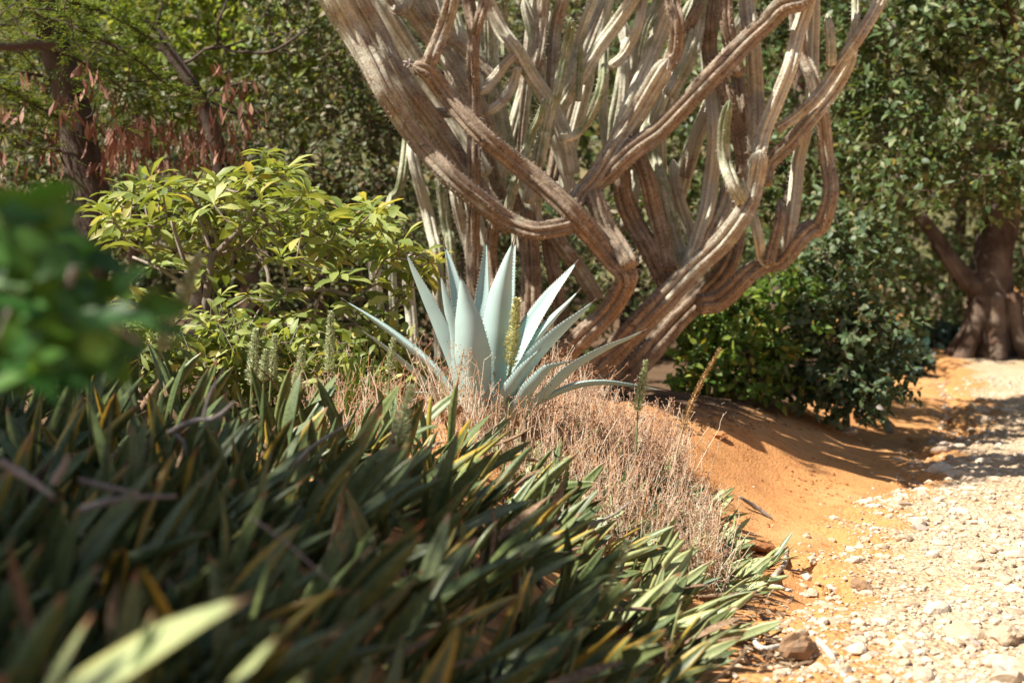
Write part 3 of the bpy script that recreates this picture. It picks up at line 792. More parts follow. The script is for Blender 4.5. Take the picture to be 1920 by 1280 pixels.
# crowded stems further inside the clump, seen only in slits between those in front
for k in range(26):
    x0 = rng.uniform(905, 1290); y0 = rng.uniform(290, 470)
    lean = rng.uniform(-.35, .45); ln = rng.uniform(220, 430); x1 = x0 + lean * ln
    d = rng.uniform(10.25, 11.1)
    w = rng.uniform(20, 34)
    ST.append(([(x0, y0), (x0 + lean * ln * .3 - 8, y0 - ln * .3), (x0 + lean * ln * .62, y0 - ln * .66), (x1 + 8, y0 - ln)], (w * .9, w, w * .85), (d, d + rng.normal() * .15), rng.choice([.2, .3, .35, .7, .9]), rng.uniform(.1, .35)))
for si, (pts, ws, ds, a0, a1) in enumerate(ST):
    if pts[-1][1] < -20:                                     # the stems go on above the picture
        (xa, ya), (xb, yb) = pts[-2], pts[-1]; ex = (xb - xa) / max(abs(yb - ya), 1)
        h_ = 120 + (si * 67) % 230
        pts = list(pts) + [(xb + ex * h_ * .4, yb - h_ * .5), (xb + ex * h_ * .55, yb - h_)]
    dd = np.interp(np.linspace(0, 1, len(pts)), np.linspace(0, 1, len(ds)), ds)
    P0 = np.array([at(x, y, d) for (x, y), d in zip(pts, dd)])
    if pts[0][1] > 560 and a0 > .9 or (pts[0][0] < 900 and dd[0] >= 10 and pts[0][1] > 430 and pts[0][1] > pts[-1][1]):   # rooted in the ground
        P0 = np.vstack([[P0[0, 0] + .03, P0[0, 1], gh(P0[0, 0], P0[0, 1]) - .06], P0])
    if pts[-1][1] > pts[0][1] + 100:
        P0 = np.vstack([P0, [P0[-1, 0], P0[-1, 1], gh(P0[-1, 0], P0[-1, 1]) - .06]])
    P0[:, 1] += .05 * np.sin(np.arange(len(P0)) * 1.9 + si) * (np.arange(len(P0)) > 0)
    Ltot = np.linalg.norm(np.diff(P0, axis=0), axis=1).sum()
    n = max(10, int(Ltot / .035))
    P = spline(P0, n)
    W = np.interp(np.linspace(0, 1, n), np.linspace(0, 1, len(ws)), ws)
    Rr = W / 2 / F * np.mean(dd) * np.interp(W, [24, 44, 70, 95], [.98, .87, .80, .76])
    tipn = max(3, int(Rr[-1] / (Ltot / n) * 1.1))
    e = np.clip((np.arange(n) - (n - 1 - tipn)) / tipn, 0, 1)
    Rr = Rr * np.sqrt(np.maximum(1 - e ** 2, .06))
    mb, sp = MB(), MB()
    big = np.mean(W) > 40
    ribbed(mb, sp, P, Rr, a0, a1, ribs=7 if big else 6, seed=si, spines=np.mean(dd) < 10.2)
    so = mb.build('stem', M['cactus'], cactus, origin=P[0])
    if sp.n: sp.build('spines', M['spine'], so, origin=P[0], shade=False)['kind'] = 'stuff'
# dried flower remains on the broken limb end
mb = MB()
kc = at(770, 121, 9.2)
for k in range(26):
    dv = norm(np.array([-.8, -.3, .1]) + rng.normal(size=3) * .7)
    tube(mb, np.array([kc + rng.normal(size=3) * .012, kc + dv * rng.uniform(.02, .055)]), [.010, .004], 5, True)
mb.build('dried_flower_stub', M['twig'], cactus)

# ------------------------------------------------------------------ blue agave
AD = 7.12
ag_c = at(905, 770, AD); ag_c[2] = gh(ag_c[0], AD) - .01
agave = thing('agave', 'blue grey agave rosette with long toothed leaves standing in dry weeds', 'agave', ag_c)
def agave_leaf(pts, wmax, dep, az, seed, gutter=.20):
    """pts pixel centreline base to tip, dep depth offsets, az azimuth the leaf leans to (0 = right, 90 = away)"""
    rg = np.random.default_rng(seed)
    dd = np.interp(np.linspace(0, 1, len(pts)), np.linspace(0, 1, len(dep)), dep)
    P = spline(np.array([at(x, y, AD + d) for (x, y), d in zip(pts, dd)]), 34)
    n = len(P)
    t = np.linspace(0, 1, n)
    T = norm(np.gradient(P, axis=0))
    a = math.radians(az)
    out = np.array([math.cos(a), math.sin(a), 0])
    Wd = norm(np.cross(T, np.broadcast_to(np.cross(np.array([0, 0, 1.]), out), T.shape)))  # face normal
    S = norm(np.cross(Wd, T))
    Nn = np.cross(T, S)
    if np.mean(Nn @ (-out + np.array([0, 0, .6]))) < 0: Nn = -Nn
    w = .88 * wmax / F * AD / 2 * np.interp(t, [0, .08, .25, .45, .7, .88, .97, 1], [.80, .72, .86, 1.0, .72, .32, .10, .02])
    us = np.linspace(-1, 1, 9)
    up = Nn[:, None] * ((us[None, :, None] ** 2) * gutter * 2.2 * w[:, None, None] )
    th = w[:, None] * .30 * np.maximum(0, 1 - np.abs(us)[None, :] ** 2.2) * np.interp(t, [0, .2, .9, 1], [2.4, 1.0, .9, 1.0])[:, None] + .0012
    top = P[:, None] + S[:, None] * (us[None, :, None] * w[:, None, None]) + up
    bot = top - Nn[:, None] * th[..., None]
    ring = np.concatenate([top, bot[:, ::-1]], 1)
    k = ring.shape[1]
    V = ring.reshape(-1, 3)
    i, j = np.meshgrid(np.arange(n - 1), np.arange(k), indexing='ij'); j2 = (j + 1) % k
    q = np.stack([i * k + j, i * k + j2, (i + 1) * k + j2, (i + 1) * k + j], -1).reshape(-1, 4)
    mb = MB()
    mb.add(V, None, q, t=np.repeat(t, k), u=np.tile(np.concatenate([us, us[::-1]]), n))
    lo = mb.build('leaf', M['agave'], agave, origin=P[0])
    tb = MB()
    Lw = np.concatenate([[0], np.cumsum(np.linalg.norm(np.diff(P, axis=0), axis=1))])
    for side in (0, 8):
        E = top[:, side]
        for s_ in np.arange(.10 * Lw[-1], .93 * Lw[-1], .017):
            s2 = s_ + rg.normal() * .002
            c = np.array([np.interp(s2, Lw, E[:, ax]) for ax in range(3)])
            tt = np.array([np.interp(s2, Lw, T[:, ax]) for ax in range(3)])
            o_ = np.array([np.interp(s2, Lw, S[:, ax]) for ax in range(3)]) * (-1 if side == 0 else 1)
            nn = np.cross(tt, o_)
            h = rg.uniform(.006, .0105)
            c = c - o_ * .0012
            tb.add(np.array([c - tt * .0042, c + tt * .0042, c + nn * .0016, c - nn * .0016, c + o_ * h + tt * .001]), [(0, 2, 4), (2, 1, 4), (1, 3, 4), (3, 0, 4)])
    tb.build('teeth', M['tooth'], lo, origin=P[0], shade=False)['kind'] = 'stuff'
    sm = MB(); tube(sm, np.array([P[-2], P[-1], P[-1] + T[-1] * .028]), [.0030, .0028, .0004], 6)
    sm.build('spine', M['aspine'], lo)
AG = [  # pixel centreline, width px, depth, azimuth
 ([(900, 775), (902, 680), (902, 600), (905, 550), (912, 448)], 40, (.02, .10, .16), 95),
 ([(925, 775), (925, 720), (930, 640), (938, 560), (950, 500), (962, 453)], 66, (-.06, -.12, -.14), 275),
 ([(930, 770), (938, 690), (945, 600), (955, 520), (967, 449)], 50, (.03, .10, .14), 80),
 ([(893, 785), (889, 720), (881, 640), (872, 570), (864, 517)], 78, (-.10, -.22, -.24), 262),
 ([(885, 770), (874, 650), (858, 560), (845, 500), (833, 458)], 44, (.03, .12, .18), 110),
 ([(872, 772), (856, 690), (844, 610), (834, 560), (826, 513)], 46, (-.02, -.06, -.10), 225),
 ([(870, 765), (850, 690), (824, 622), (794, 553), (773, 505), (761, 471)], 54, (.0, -.04, -.08), 215),
 ([(865, 765), (820, 700), (765, 650), (717, 612), (680, 586), (646, 563)], 40, (.0, .10, .16), 165),
 ([(860, 775), (815, 735), (765, 688), (717, 648), (690, 628), (673, 614)], 34, (-.04, -.10, -.14), 190),
 ([(940, 770), (962, 680), (998, 610), (1033, 556), (1060, 520), (1083, 489)], 52, (.02, .10, .16), 55),
 ([(945, 770), (975, 690), (1007, 636), (1040, 595), (1065, 568), (1086, 544)], 44, (-.01, .02, .06), 20),
 ([(940, 780), (975, 712), (1011, 664), (1056, 618), (1085, 592), (1115, 563)], 58, (-.08, -.16, -.20), 325),
 ([(950, 785), (985, 765), (1024, 738), (1072, 692), (1137, 653), (1175, 636), (1211, 618)], 44, (-.06, -.16, -.22), 335),
 ([(950, 785), (975, 760), (998, 726), (1027, 693), (1050, 683), (1073, 675)], 40, (-.10, -.24, -.30), 300),
 ([(955, 785), (1010, 755), (1070, 727), (1124, 718), (1180, 722), (1243, 732)], 34, (-.02, -.05, -.06), 5),
 ([(915, 785), (955, 735), (985, 690), (1012, 655)], 40, (-.10, -.20, -.26), 300),
 ([(880, 785), (840, 755), (800, 740), (770, 735)], 40, (-.10, -.20, -.28), 205),
 ([(885, 770), (880, 690), (876, 620), (876, 560)], 40, (.05, .18, .26), 110),
 ([(935, 772), (965, 720), (1000, 672), (1030, 640)], 44, (.06, .20, .32), 60),
]
for k, (pts, w, dep, az) in enumerate(AG): agave_leaf(pts, w, dep, az, k)
mb = MB()
c_ = at(908, 772, AD)
tube(mb, np.array([[c_[0], AD, ag_c[2] - .08], [c_[0], AD, ag_c[2] + .04], c_ + [0, 0, .02], c_ + [0, 0, .07]]), [.11, .12, .10, .03], 12, True, .03, t=.1, u=0.0)
mb.build('stem', M['agave'], agave)

# ------------------------------------------------------------------ flower spikes
def flower_spike(p0, p1, d, rad, mat, label, group=None, n=420, start=.25, bend=0, fl=.016, taper=True, name='flower_spike', dead=False):
    A = at(*p0, d); B_ = at(*p1, d)
    A2 = A.copy(); g_ = gh(A[0], A[1])
    root = A - (B_ - A) * .55; root[2] = min(root[2], g_ + .05); root[0] = A[0] - (B_ - A)[0] * .5
    root[2] = max(g_ - .01, min(root[2], A[2]))
    P = spline(np.array([root, A, (A + B_) / 2 + np.array([bend, 0, 0]), B_]), 30)
    base = P[0].copy()
    t = thing(name, label, 'flower spike', base, group)
    sb = MB(); tube(sb, P, np.linspace(.0065, .002, 30), 6, True, var=.4)
    sb.build('stalk', M['stalk'] if not dead else M['straw'], t)
    fb = MB()
    tt = start + (1 - start) * rng.random(n) ** .9
    tt0 = (np.linalg.norm(root - A)) / max(np.linalg.norm(np.diff(P, axis=0), axis=1).sum(), 1e-6)
    tt = tt0 + (1 - tt0) * (tt - start) / (1 - start)
    ii = np.clip(tt * 29, 0, 28.99); i0 = ii.astype(int); f_ = (ii - i0)[:, None]
    c = P[i0] * (1 - f_) + P[i0 + 1] * f_
    T = norm(P[i0 + 1] - P[i0])
    a = rng.uniform(0, 6.283, n)
    U = norm(np.cross(T, [0.2, 1, .1])); Vv = np.cross(T, U)
    o_ = U * np.cos(a)[:, None] + Vv * np.sin(a)[:, None]
    rel = (tt - tt0) / (1 - tt0)
    prof = np.interp(rel, [0, .12, .4, 1], [.5, 1, .85, .25]) if taper else np.interp(rel, [0, .1, .7, 1], [.6, 1, .8, .3])
    dirv = norm(o_ + T * rng.uniform(.35, 1.1, (n, 1)))
    r = rad * prof
    c = c + o_ * (r * rng.uniform(.1, .75, n))[:, None]
    leaves(fb, c, dirv, T + rng.normal(size=(n, 3)) * .4, 1.5 * fl * rng.uniform(.6, 1.2, n) * (.5 + .5 * prof), fl * .5, 'oval')
    fb.build('florets', mat, t, shade=False)['kind'] = 'stuff'
    return t
FS = 'pale green flower spikes by the leafy shrub'
flower_spike((472, 722), (479, 618), 6.6, .030, M['floret'], 'pale green bottlebrush flower spike, tall left neighbour of a close pair', n=600)
flower_spike((494, 715), (498, 656), 6.7, .026, M['floret'], 'short stubby green flower spike between two taller spikes', n=380)
flower_spike((508, 712), (516, 628), 6.9, .022, M['floret'], 'slim green flower spike touching the short stubby one', n=420)
flower_spike((552, 750), (568, 648), 6.5, .026, M['floret'], 'leaning green flower spike with its foot among dark sansevieria leaves', n=560)
flower_spike((616, 700), (621, 584), 6.8, .028, M['floret'], 'tallest green flower spike, beside the tuft of green grass', n=620)
flower_spike((730, 702), (738, 634), 6.75, .020, M['floret'], 'green flower spike in front of the low left agave leaves', n=380)
flower_spike((957, 688), (969, 560), 6.95, .040, M['floret_cream'], 'cream yellow flower spike standing between the upright agave leaves', n=800, fl=.019)
flower_spike((1196, 772), (1211, 676), 7.0, .028, M['floret'], 'thin pale flower spike crossed by the low horizontal agave leaf', n=700, fl=.015)
flower_spike((1278, 812), (1351, 652), 7.25, .021, M['floret_tan'], 'long dry tan flower spike arching toward the gravel path', n=1100, bend=-.02, fl=.011, dead=True)
flower_spike((300, 660), (374, 480), 3.7, .022, M['floret'], 'blurred grey green flower spike rising in the shaded sansevieria bed', n=520)
flower_spike((745, 830), (772, 722), 4.9, .034, M['floret'], 'blurred bushy green flower spike in front of the agave', n=420)
flower_spike((1110, 1130), (1180, 1015), 4.6, .036, M['floret'], 'blurred fluffy green flower spike low among sansevieria leaves near the path', n=520)
flower_spike((848, 770), (868, 660), 6.6, .008, M['floret_tan'], 'dry brown flower stalk leaning on the agave front', n=160, fl=.009, dead=True)

# ------------------------------------------------------------------ sansevieria bed
def sans_leaf_mesh(seed, matn, lowpoly=False):
    rg = np.random.default_rng(seed)
    n = 12 if not lowpoly else 7
    t = np.linspace(0, 1, n)
    bend = rg.uniform(.0, .45); side = rg.normal() * .09; tw = rg.normal() * .8
    x = t - .12 * bend * t ** 2
    z = -bend * t ** 2.2 * .6
    P = np.stack([x, side * t ** 2, z], 1)
    T = norm(np.gradient(P, axis=0))
    w = .5 * rg.uniform(.09, .155) * np.interp(t, [0, .12, .45, .72, .9, 1], [.42, .60, 1, .92, .50, .03])
    us = np.array([-1, -.5, 0, .5, 1])
    gut = rg.uniform(.25, .5)
    ang = tw * t
    S = np.stack([np.zeros(n), np.cos(ang), np.sin(ang)], 1); S = norm(S - T * (S * T).sum(1, keepdims=True))
    Nn = np.cross(T, S)
    wav = 1 + .06 * np.sin(t * 9 + rg.uniform(0, 6))
    top = P[:, None] + S[:, None] * (us[None, :, None] * (w * wav)[:, None, None]) + Nn[:, None] * (gut * (us ** 2)[None, :, None] * w[:, None, None])
    bt = us[1:-1][::-1]
    bot = P[:, None] + S[:, None] * (bt[None, :, None] * (w * wav)[:, None, None]) + Nn[:, None] * ((gut * (bt ** 2) - .22)[None, :, None] * w[:, None, None])
    ring = np.concatenate([top, bot], 1); k = ring.shape[1]
    i, j = np.meshgrid(np.arange(n - 1), np.arange(k), indexing='ij'); j2 = (j + 1) % k
    q = np.stack([i * k + j, i * k + j2, (i + 1) * k + j2, (i + 1) * k + j], -1).reshape(-1, 4)
    V = ring.reshape(-1, 3); tt = np.repeat(t, k); uu = np.tile(np.concatenate([us, bt]), n)
    if lowpoly: return V, q, tt, uu
    return make_mesh('sansevieria_leaf', V, None, q, M[matn], {'t': tt, 'u': uu, 'var': np.zeros(len(V))})
SL = {k: [sans_leaf_mesh(20 + i, 'sans_' + k) for i in range(m)] for k, m in (('green', 14), ('gold', 7), ('pale', 6), ('dry', 5))}
def bed_lean(x, y):
    s = float(edge(y)) - x
    lx = float(np.interp(s, [-.1, .3, .9, 1.7, 2.6], [1.5, 1.2, .75, .30, .05]))
    return np.array([lx, -.22, 1.0])
spots = []; spa = np.zeros((500, 2))
tries = 0
cand = []
while tries < 90000 and len(spots) < 430:
    tries += 1
    u = rng.random(); y = 1 / (1 / 1.55 + u * (1 / 7.7 - 1 / 1.55)) if rng.random() < .7 else rng.uniform(1.6, 7.7)
    xl = -.36 * y - .45; xr = float(edge(y)) - (.13 if y < 5.6 else .03) if y < 7.1 else 1.06
    x = rng.uniform(xl, xr)
    if (x - ag_c[0]) ** 2 + (y - 7.05) ** 2 < .34 ** 2: continue
    if y > 6.2 and x < .35: continue
    if y > 6.9 and x < -.9: continue
    if y < 1.95 and abs(x + .52) < .34: continue
    if y > 6.6 and x > .3 and rng.random() < .5: continue
    dmin = .10 + .020 * y
    if len(spots) and (((spa[:len(spots)] - (x, y)) ** 2).sum(1) < dmin ** 2).any(): continue
    spa[len(spots)] = (x, y); spots.append((x, y))
spots = spots[:300] if len(spots) > 300 else spots
print('sansevieria', len(spots), tries)
LBL = {'green': 'plain green sansevieria clump', 'gold': 'sansevieria clump with golden yellow edged leaves', 'pale': 'sunlit-painted pale green sansevieria clump', 'dry': 'green sansevieria clump with one withered brown leaf'}
MARK = [((-.16, 6.2), 'just in front of the blue agave'), ((.62, 6.9), 'under the dry weeds beside the agave'), ((1.0, 7.0), 'on the sand below the tan flower spike'), ((.85, 5.9), 'at the bed corner by the white sticks'),
        ((.62, 5.0), 'at the path edge by the brown rock'), ((.35, 4.5), 'round the blurred fluffy flower spike'), ((-.4, 4.9), 'round the blurred bushy flower spike'), ((-.9, 4.3), 'beside the forked dead twig'),
        ((-.75, 2.9), 'around the thick blurred grey twigs'), ((-.75, 2.1), 'below the dark glossy shrub'), ((-1.1, 6.2), 'at the feet of the pale flower spikes'), ((-.9, 3.7), 'round the lone shaded flower spike'),
        ((-.35, 2.9), 'under the hair thin pale stem'), ((.1, 3.2), 'in the dark below the fluffy spike'), ((-.2, 3.9), 'by the bleached curled leaf stalk'), ((-1.9, 5.9), 'below the low leafy plants')]
for si, (x, y) in enumerate(spots):
    s = float(edge(y)) - x
    z = gh(x, y)
    lit_edge = s < .55 and y > 4.8
    r = rng.random()
    kind = 'pale' if (lit_edge and r < .68) or (y > 6.2 and r < .7) else ('gold' if r < .70 and r > .38 else ('dry' if r > .84 else 'green'))  # sunlit margin and weed zone mostly get the sun-painted pale leaf
    mk = min(MARK, key=lambda q: (q[0][0] - x) ** 2 + (q[0][1] - y) ** 2)[1]
    t = thing('sansevieria', LBL[kind] + ' ' + mk, 'sansevieria', (x, y, z), LBL[kind] + 's ' + mk)
    ln = bed_lean(x, y)
    hgt = float(np.interp(s, [0, .8, 2.0], [.33, .40, .46])) * (1.0 if y > 2.6 else .86)
    if y > 6.2: hgt *= .72
    m = int(rng.integers(5, 9))
    for q_ in range(m):
        a = rng.uniform(0, 6.283); o_ = np.array([math.cos(a), math.sin(a), 0]) * abs(rng.normal()) * .55
        d = norm(ln + o_ + rng.normal(size=3) * [.28, .2, .15])
        L = hgt * rng.uniform(.5, 1.15)
        nv = norm(np.array([-.5, -.6, .8]) + rng.normal(size=3) * .75)
        xx, yy, zz = frame(d[None], nv[None])
        lk = 'green'
        if kind == 'gold' and q_ < 3: lk = 'gold'
        if kind == 'pale': lk = 'pale' if rng.random() < .75 else 'green'
        if kind == 'dry' and q_ == 0: lk = 'dry'
        me = SL[lk][int(rng.integers(len(SL[lk])))]
        pb = np.array([x, y, z - .015]) + rng.normal(size=3) * [.018, .018, .003]
        place('leaf', me, t, mat_from(pb, xx[0], yy[0], zz[0], L, L * rng.uniform(.9, 1.25), L))
t = thing('sansevieria', 'sansevieria clump with broad leaves painted pale as sunlit reaching over the shaded front of the bed', 'sansevieria', (at(90, 1400, 2.05)[0], 2.05, gh(at(90, 1400, 2.05)[0], 2.05)))
for a_, b_, w_ in [((100, 1330), (438, 1020), 1.5), ((330, 1420), (500, 1190), 1.0), ((20, 1420), (150, 1150), 1.1)]:
    A = at(*a_, 2.05); B_ = at(*b_, 1.98)
    A = A + (A - B_) * max(0, (A[2] - t.location.z) / max(.05, (B_ - A)[2]) * .9)
    L = np.linalg.norm(B_ - A) * 1.04
    xx, yy, zz = frame(norm(B_ - A)[None], np.array([[-.45, -.55, .8]]))
    place('leaf', SL['pale'][int(rng.integers(6))], t, mat_from(A, xx[0], yy[0], zz[0], L, L * w_, L * .25))  # pale leaf colour stands in for sunlight on this clump
ub = MB()
lows = [sans_leaf_mesh(70 + i, None, True) for i in range(8)]
cnt = 0
while cnt < 1500:
    y = rng.uniform(1.7, 7.6); x = rng.uniform(-.38 * y - .5, float(edge(y)) - .1 if y < 6.9 else 1.05)
    if (x - ag_c[0]) ** 2 + (y - 7.05) ** 2 < .22 ** 2: continue
    if y > 6.3 and x < .2 and rng.random() < .85: continue
    cnt += 1
    V, q, tt, uu = lows[cnt % 8]
    d = norm(bed_lean(x, y) + rng.normal(size=3) * .45)
    xx, yy, zz = frame(d[None], norm(rng.normal(size=3) + [0, -.4, .6])[None])
    L = rng.uniform(.14, .30) * (.75 if y > 6.2 else 1)
    ub.add(np.array([x, y, gh(x, y) - .01]) + L * (V[:, 0:1] * xx + V[:, 1:2] * yy * 1.2 + V[:, 2:3] * zz), None, q, t=tt, u=uu, var=rng.random())
pu = MB()
cnt = 0
while cnt < 330:
    y = rng.uniform(6.2, 7.7); x = rng.uniform(.0, min(float(edge(y)) - .1, 1.08))
    cnt += 1
    V, q, tt, uu = lows[cnt % 8]
    d = norm(bed_lean(x, y) + rng.normal(size=3) * .5)
    xx, yy, zz = frame(d[None], norm(rng.normal(size=3) * .6 + [-.5, -.5, .7])[None])
    L = rng.uniform(.12, .25)
    pu.add(np.array([x, y, gh(x, y) - .005]) + L * (V[:, 0:1] * xx + V[:, 1:2] * yy * 1.5 + V[:, 2:3] * zz), None, q, t=tt, u=uu, var=rng.random())
tag(pu.build('pale_undergrowth', M['sans_pale'], kind='stuff'), 'sunlit-painted pale sansevieria leaves low among the dry weeds', 'undergrowth')  # sunlight between the weeds is put into this leaf colour
uo = ub.build('sansevieria_undergrowth', M['sans_green'], kind='stuff')
tag(uo, 'low green sansevieria leaves filling the bed beneath the taller clumps', 'undergrowth')
wl = MB()
cnt = 0
while cnt < 250:
    y = rng.uniform(1.8, 6.9); x = rng.uniform(-.38 * y - .4, float(edge(y)) - .05)
    if (x - ag_c[0]) ** 2 + (y - 7.05) ** 2 < .3 ** 2: continue
    cnt += 1
    V, q, tt, uu = lows[cnt % 8]
    d = norm(bed_lean(x, y) * [1, 1, .6] + rng.normal(size=3) * .8)
    xx, yy, zz = frame(d[None], norm(rng.normal(size=3))[None])
    L = rng.uniform(.14, .34)
    wl.add(np.array([x, y, gh(x, y) + rng.uniform(0, .14)]) + L * (V[:, 0:1] * xx + V[:, 1:2] * yy * .8 + V[:, 2:3] * zz), None, q, t=tt, u=uu, var=rng.random())
tag(wl.build('withered_leaves', M['sans_dry'], kind='stuff'), 'withered brown sansevieria leaves tangled low in the bed', 'dead leaves')
# dead twigs caught in the bed
TW = [([(315, 812), (360, 790), (405, 782), (440, 752)], 4.3, .010), ([(0, 865), (50, 895), (100, 930)], 2.9, .010), ([(100, 905), (118, 875), (128, 852)], 2.9, .009),
      ([(150, 900), (210, 915), (260, 925)], 3.1, .008), ([(150, 955), (230, 935), (330, 930)], 3.0, .009), ([(470, 970), (540, 1020), (640, 1110)], 2.9, .003),
      ([(330, 815), (345, 830), (350, 855)], 4.2, .007), ([(380, 790), (392, 742), (420, 690)], 4.3, .006), ([(545, 880), (590, 835), (660, 790)], 4.6, .008),
      ([(750, 950), (790, 925), (830, 880)], 4.9, .012), ([(1200, 1215), (1225, 1205), (1250, 1225), (1262, 1270)], 4.7, .006), ([(1105, 985), (1150, 965), (1180, 942)], 5.9, .007)]
tn = ['forked grey dead twig caught among the upright sansevieria leaves', 'thick blurred grey twig low in the shaded left bed', 'short blurred twig standing off the thick grey twig', 'blurred brown twig lying level in the shaded bed',
      'long blurred twig crossing the dark bed under the short twig', 'hair thin pale stem slanting over the dark leaves', 'stub of pale twig hanging below the forked dead twig', 'thin upright twig rising from the forked dead twig',
      'grey twig slanting up toward the flower spikes', 'bleached curled dead leaf stalk in the middle of the bed', 'curled grey vine looping at the foot of the bed', 'pale tan stick lying at the edge of the dry weeds']
for (pts, d, r), lab in zip(TW, tn):
    stick('twig', M['twig'], [at(a, b, d) for a, b in pts], [r, r * .9, r * .5], lab, 'twig', 6, .08)

# ------------------------------------------------------------------ dry weeds round the agave
wb, ws = MB(), MB()
n = 9000
wy = rng.uniform(6.15, 8.35, n); wx = rng.uniform(-1.0, .98, n)
dens = np.where(wx > .02, 1.0, np.where(wx > -.3, .6, .34)) * np.where((wy < 6.5) & (wx < .25), .25, 1) * np.where((wy > 7.3) & (wx < .0), .3, 1) * np.where((wy > 7.9) & (wx < .3), .4, 1) * np.where((wy > 6.9) & (wx > .25), 1.5, 1) * np.clip(.75 + .8 * vnoise(wx * 5, wy * 5), .1, 1)
ok = rng.random(n) < dens
wx, wy = wx[ok][:2000], wy[ok][:2000]; n = len(wx)
wh = rng.uniform(.12, .40, n) * np.where(wx > -.35, 1, .85) * (1 + .35 * vnoise(wx * 4 + 9, wy * 4))
g0 = np.stack([wx, wy, height(wx, wy) - .01], 1)
lean = rng.normal(size=(n, 2)) * .24
tp = g0 + np.stack([lean[:, 0] * wh, lean[:, 1] * wh, wh], 1)
f4 = np.linspace(0, 1, 5)[None, :, None]
bow = np.concatenate([rng.normal(size=(n, 1, 2)) * .02, np.zeros((n, 1, 1))], 2) * (4 * f4 * (1 - f4))
wp = g0[:, None] * (1 - f4) + tp[:, None] * f4 + bow
wv = rng.random(n)
tubes(wb, wp, np.linspace(.0027, .0014, 5), 3, wv)
for b_ in range(4):
    on = rng.random(n) < (.95, .8, .6, .45)[b_]
    i_ = rng.integers(2, 5, on.sum()); s0 = wp[on, i_]
    e = s0 + norm(np.stack([rng.normal(size=on.sum()) * .6, rng.normal(size=on.sum()) * .6, np.ones(on.sum())], 1)) * rng.uniform(.03, .09, (on.sum(), 1))
    tubes(wb, np.stack([s0, (s0 + e) / 2 + rng.normal(size=s0.shape) * .004, e], 1), [.0013, .0011, .0009], 3, wv[on])
    for c in range(3):
        on2 = rng.random(len(e)) < .75
        ee = e[on2]; e2 = ee + norm(rng.normal(size=ee.shape) + [0, 0, .6]) * rng.uniform(.008, .028, (len(ee), 1))
        tubes(wb, np.stack([ee, e2], 1), [.0009, .0007], 3, wv[on][on2])
        m = len(e2); oc = np.array([[1, 0, 0], [-1, 0, 0], [0, 1, 0], [0, -1, 0], [0, 0, 1], [0, 0, -1]], float)
        fc8 = np.array([(0, 2, 4), (2, 1, 4), (1, 3, 4), (3, 0, 4), (2, 0, 5), (1, 2, 5), (3, 1, 5), (0, 3, 5)])
        ws.add((e2[:, None] + oc[None] * rng.uniform(.003, .0052, (m, 1, 1))).reshape(-1, 3), (fc8[None] + (np.arange(m) * 6)[:, None, None]).reshape(-1, 3), var=np.repeat(rng.random(m), 6))
# tangled dead stalks lying over the weeds
n = 900
ty = rng.uniform(6.2, 7.5, n); tx = rng.uniform(-.25, .95, n); ok = (tx > .1) | (rng.random(n) < .5); tx, ty = tx[ok], ty[ok]; n = len(tx)
tc = np.stack([tx, ty, height(tx, ty) + rng.uniform(.01, .12, n)], 1)
td = norm(rng.normal(size=(n, 3)) * [1, .7, .4]) * rng.uniform(.03, .1, (n, 1))
tubes(wb, np.stack([tc - td, tc + rng.normal(size=(n, 3)) * .012, tc + td], 1), .0017, 3, rng.random(n))
wo = wb.build('dry_weeds', M['weed'], kind='stuff')
tag(wo, 'thicket of thin dry orange tan weed stems around the agave', 'dry weeds')
ws_o = ws.build('dry_seed_heads', M['weed_seed'], wo, kind='stuff')
# green grass tuft
gc = at(668, 735, 6.85); gc[2] = gh(gc[0], gc[1])
gt = thing('grass_tuft', 'small tuft of bright green grass blades left of the agave', 'grass', gc)
for (a, b, w) in [((652, 730), (668, 628), 7), ((668, 735), (676, 622), 5), ((676, 735), (690, 640), 5), ((640, 740), (600, 700), 5), ((690, 735), (705, 660), 4), ((660, 740), (640, 660), 4), ((672, 750), (686, 770), 6), ((700, 735), (640, 716), 4)]:
    A = at(*a, 6.8); B_ = at(*b, 6.75 + rng.normal() * .05)
    P = spline(np.array([gc + rng.normal(size=3) * [.03, .03, 0], A, (A + B_) / 2 + [0, .02, .01], B_]), 8)
    T, N, Bn = transport(P)
    ww = 1.9 * w / F * 6.8 / 2 * np.interp(np.linspace(0, 1, 8), [0, .5, 1], [.6, 1, .05])
    V = np.stack([P - Bn * ww[:, None], P + N * ww[:, None] * .4, P + Bn * ww[:, None]], 1).reshape(-1, 3)
    q = [(i * 3 + j, i * 3 + j + 1, i * 3 + j + 4, i * 3 + j + 3) for i in range(7) for j in range(2)]
    gm = MB(); gm.add(V, None, q, var=rng.random()); gm.build('blade', M['grass'], gt)

# ------------------------------------------------------------------ shrubs and trees
unit_leaf = {}
def unit(kind, matn):
    if (kind, matn) not in unit_leaf:
        V, T, Q = TPL[kind]
        unit_leaf[(kind, matn)] = make_mesh('leaf', V, T, Q, M[matn], {'var': np.zeros(len(V))})
    return unit_leaf[(kind, matn)]

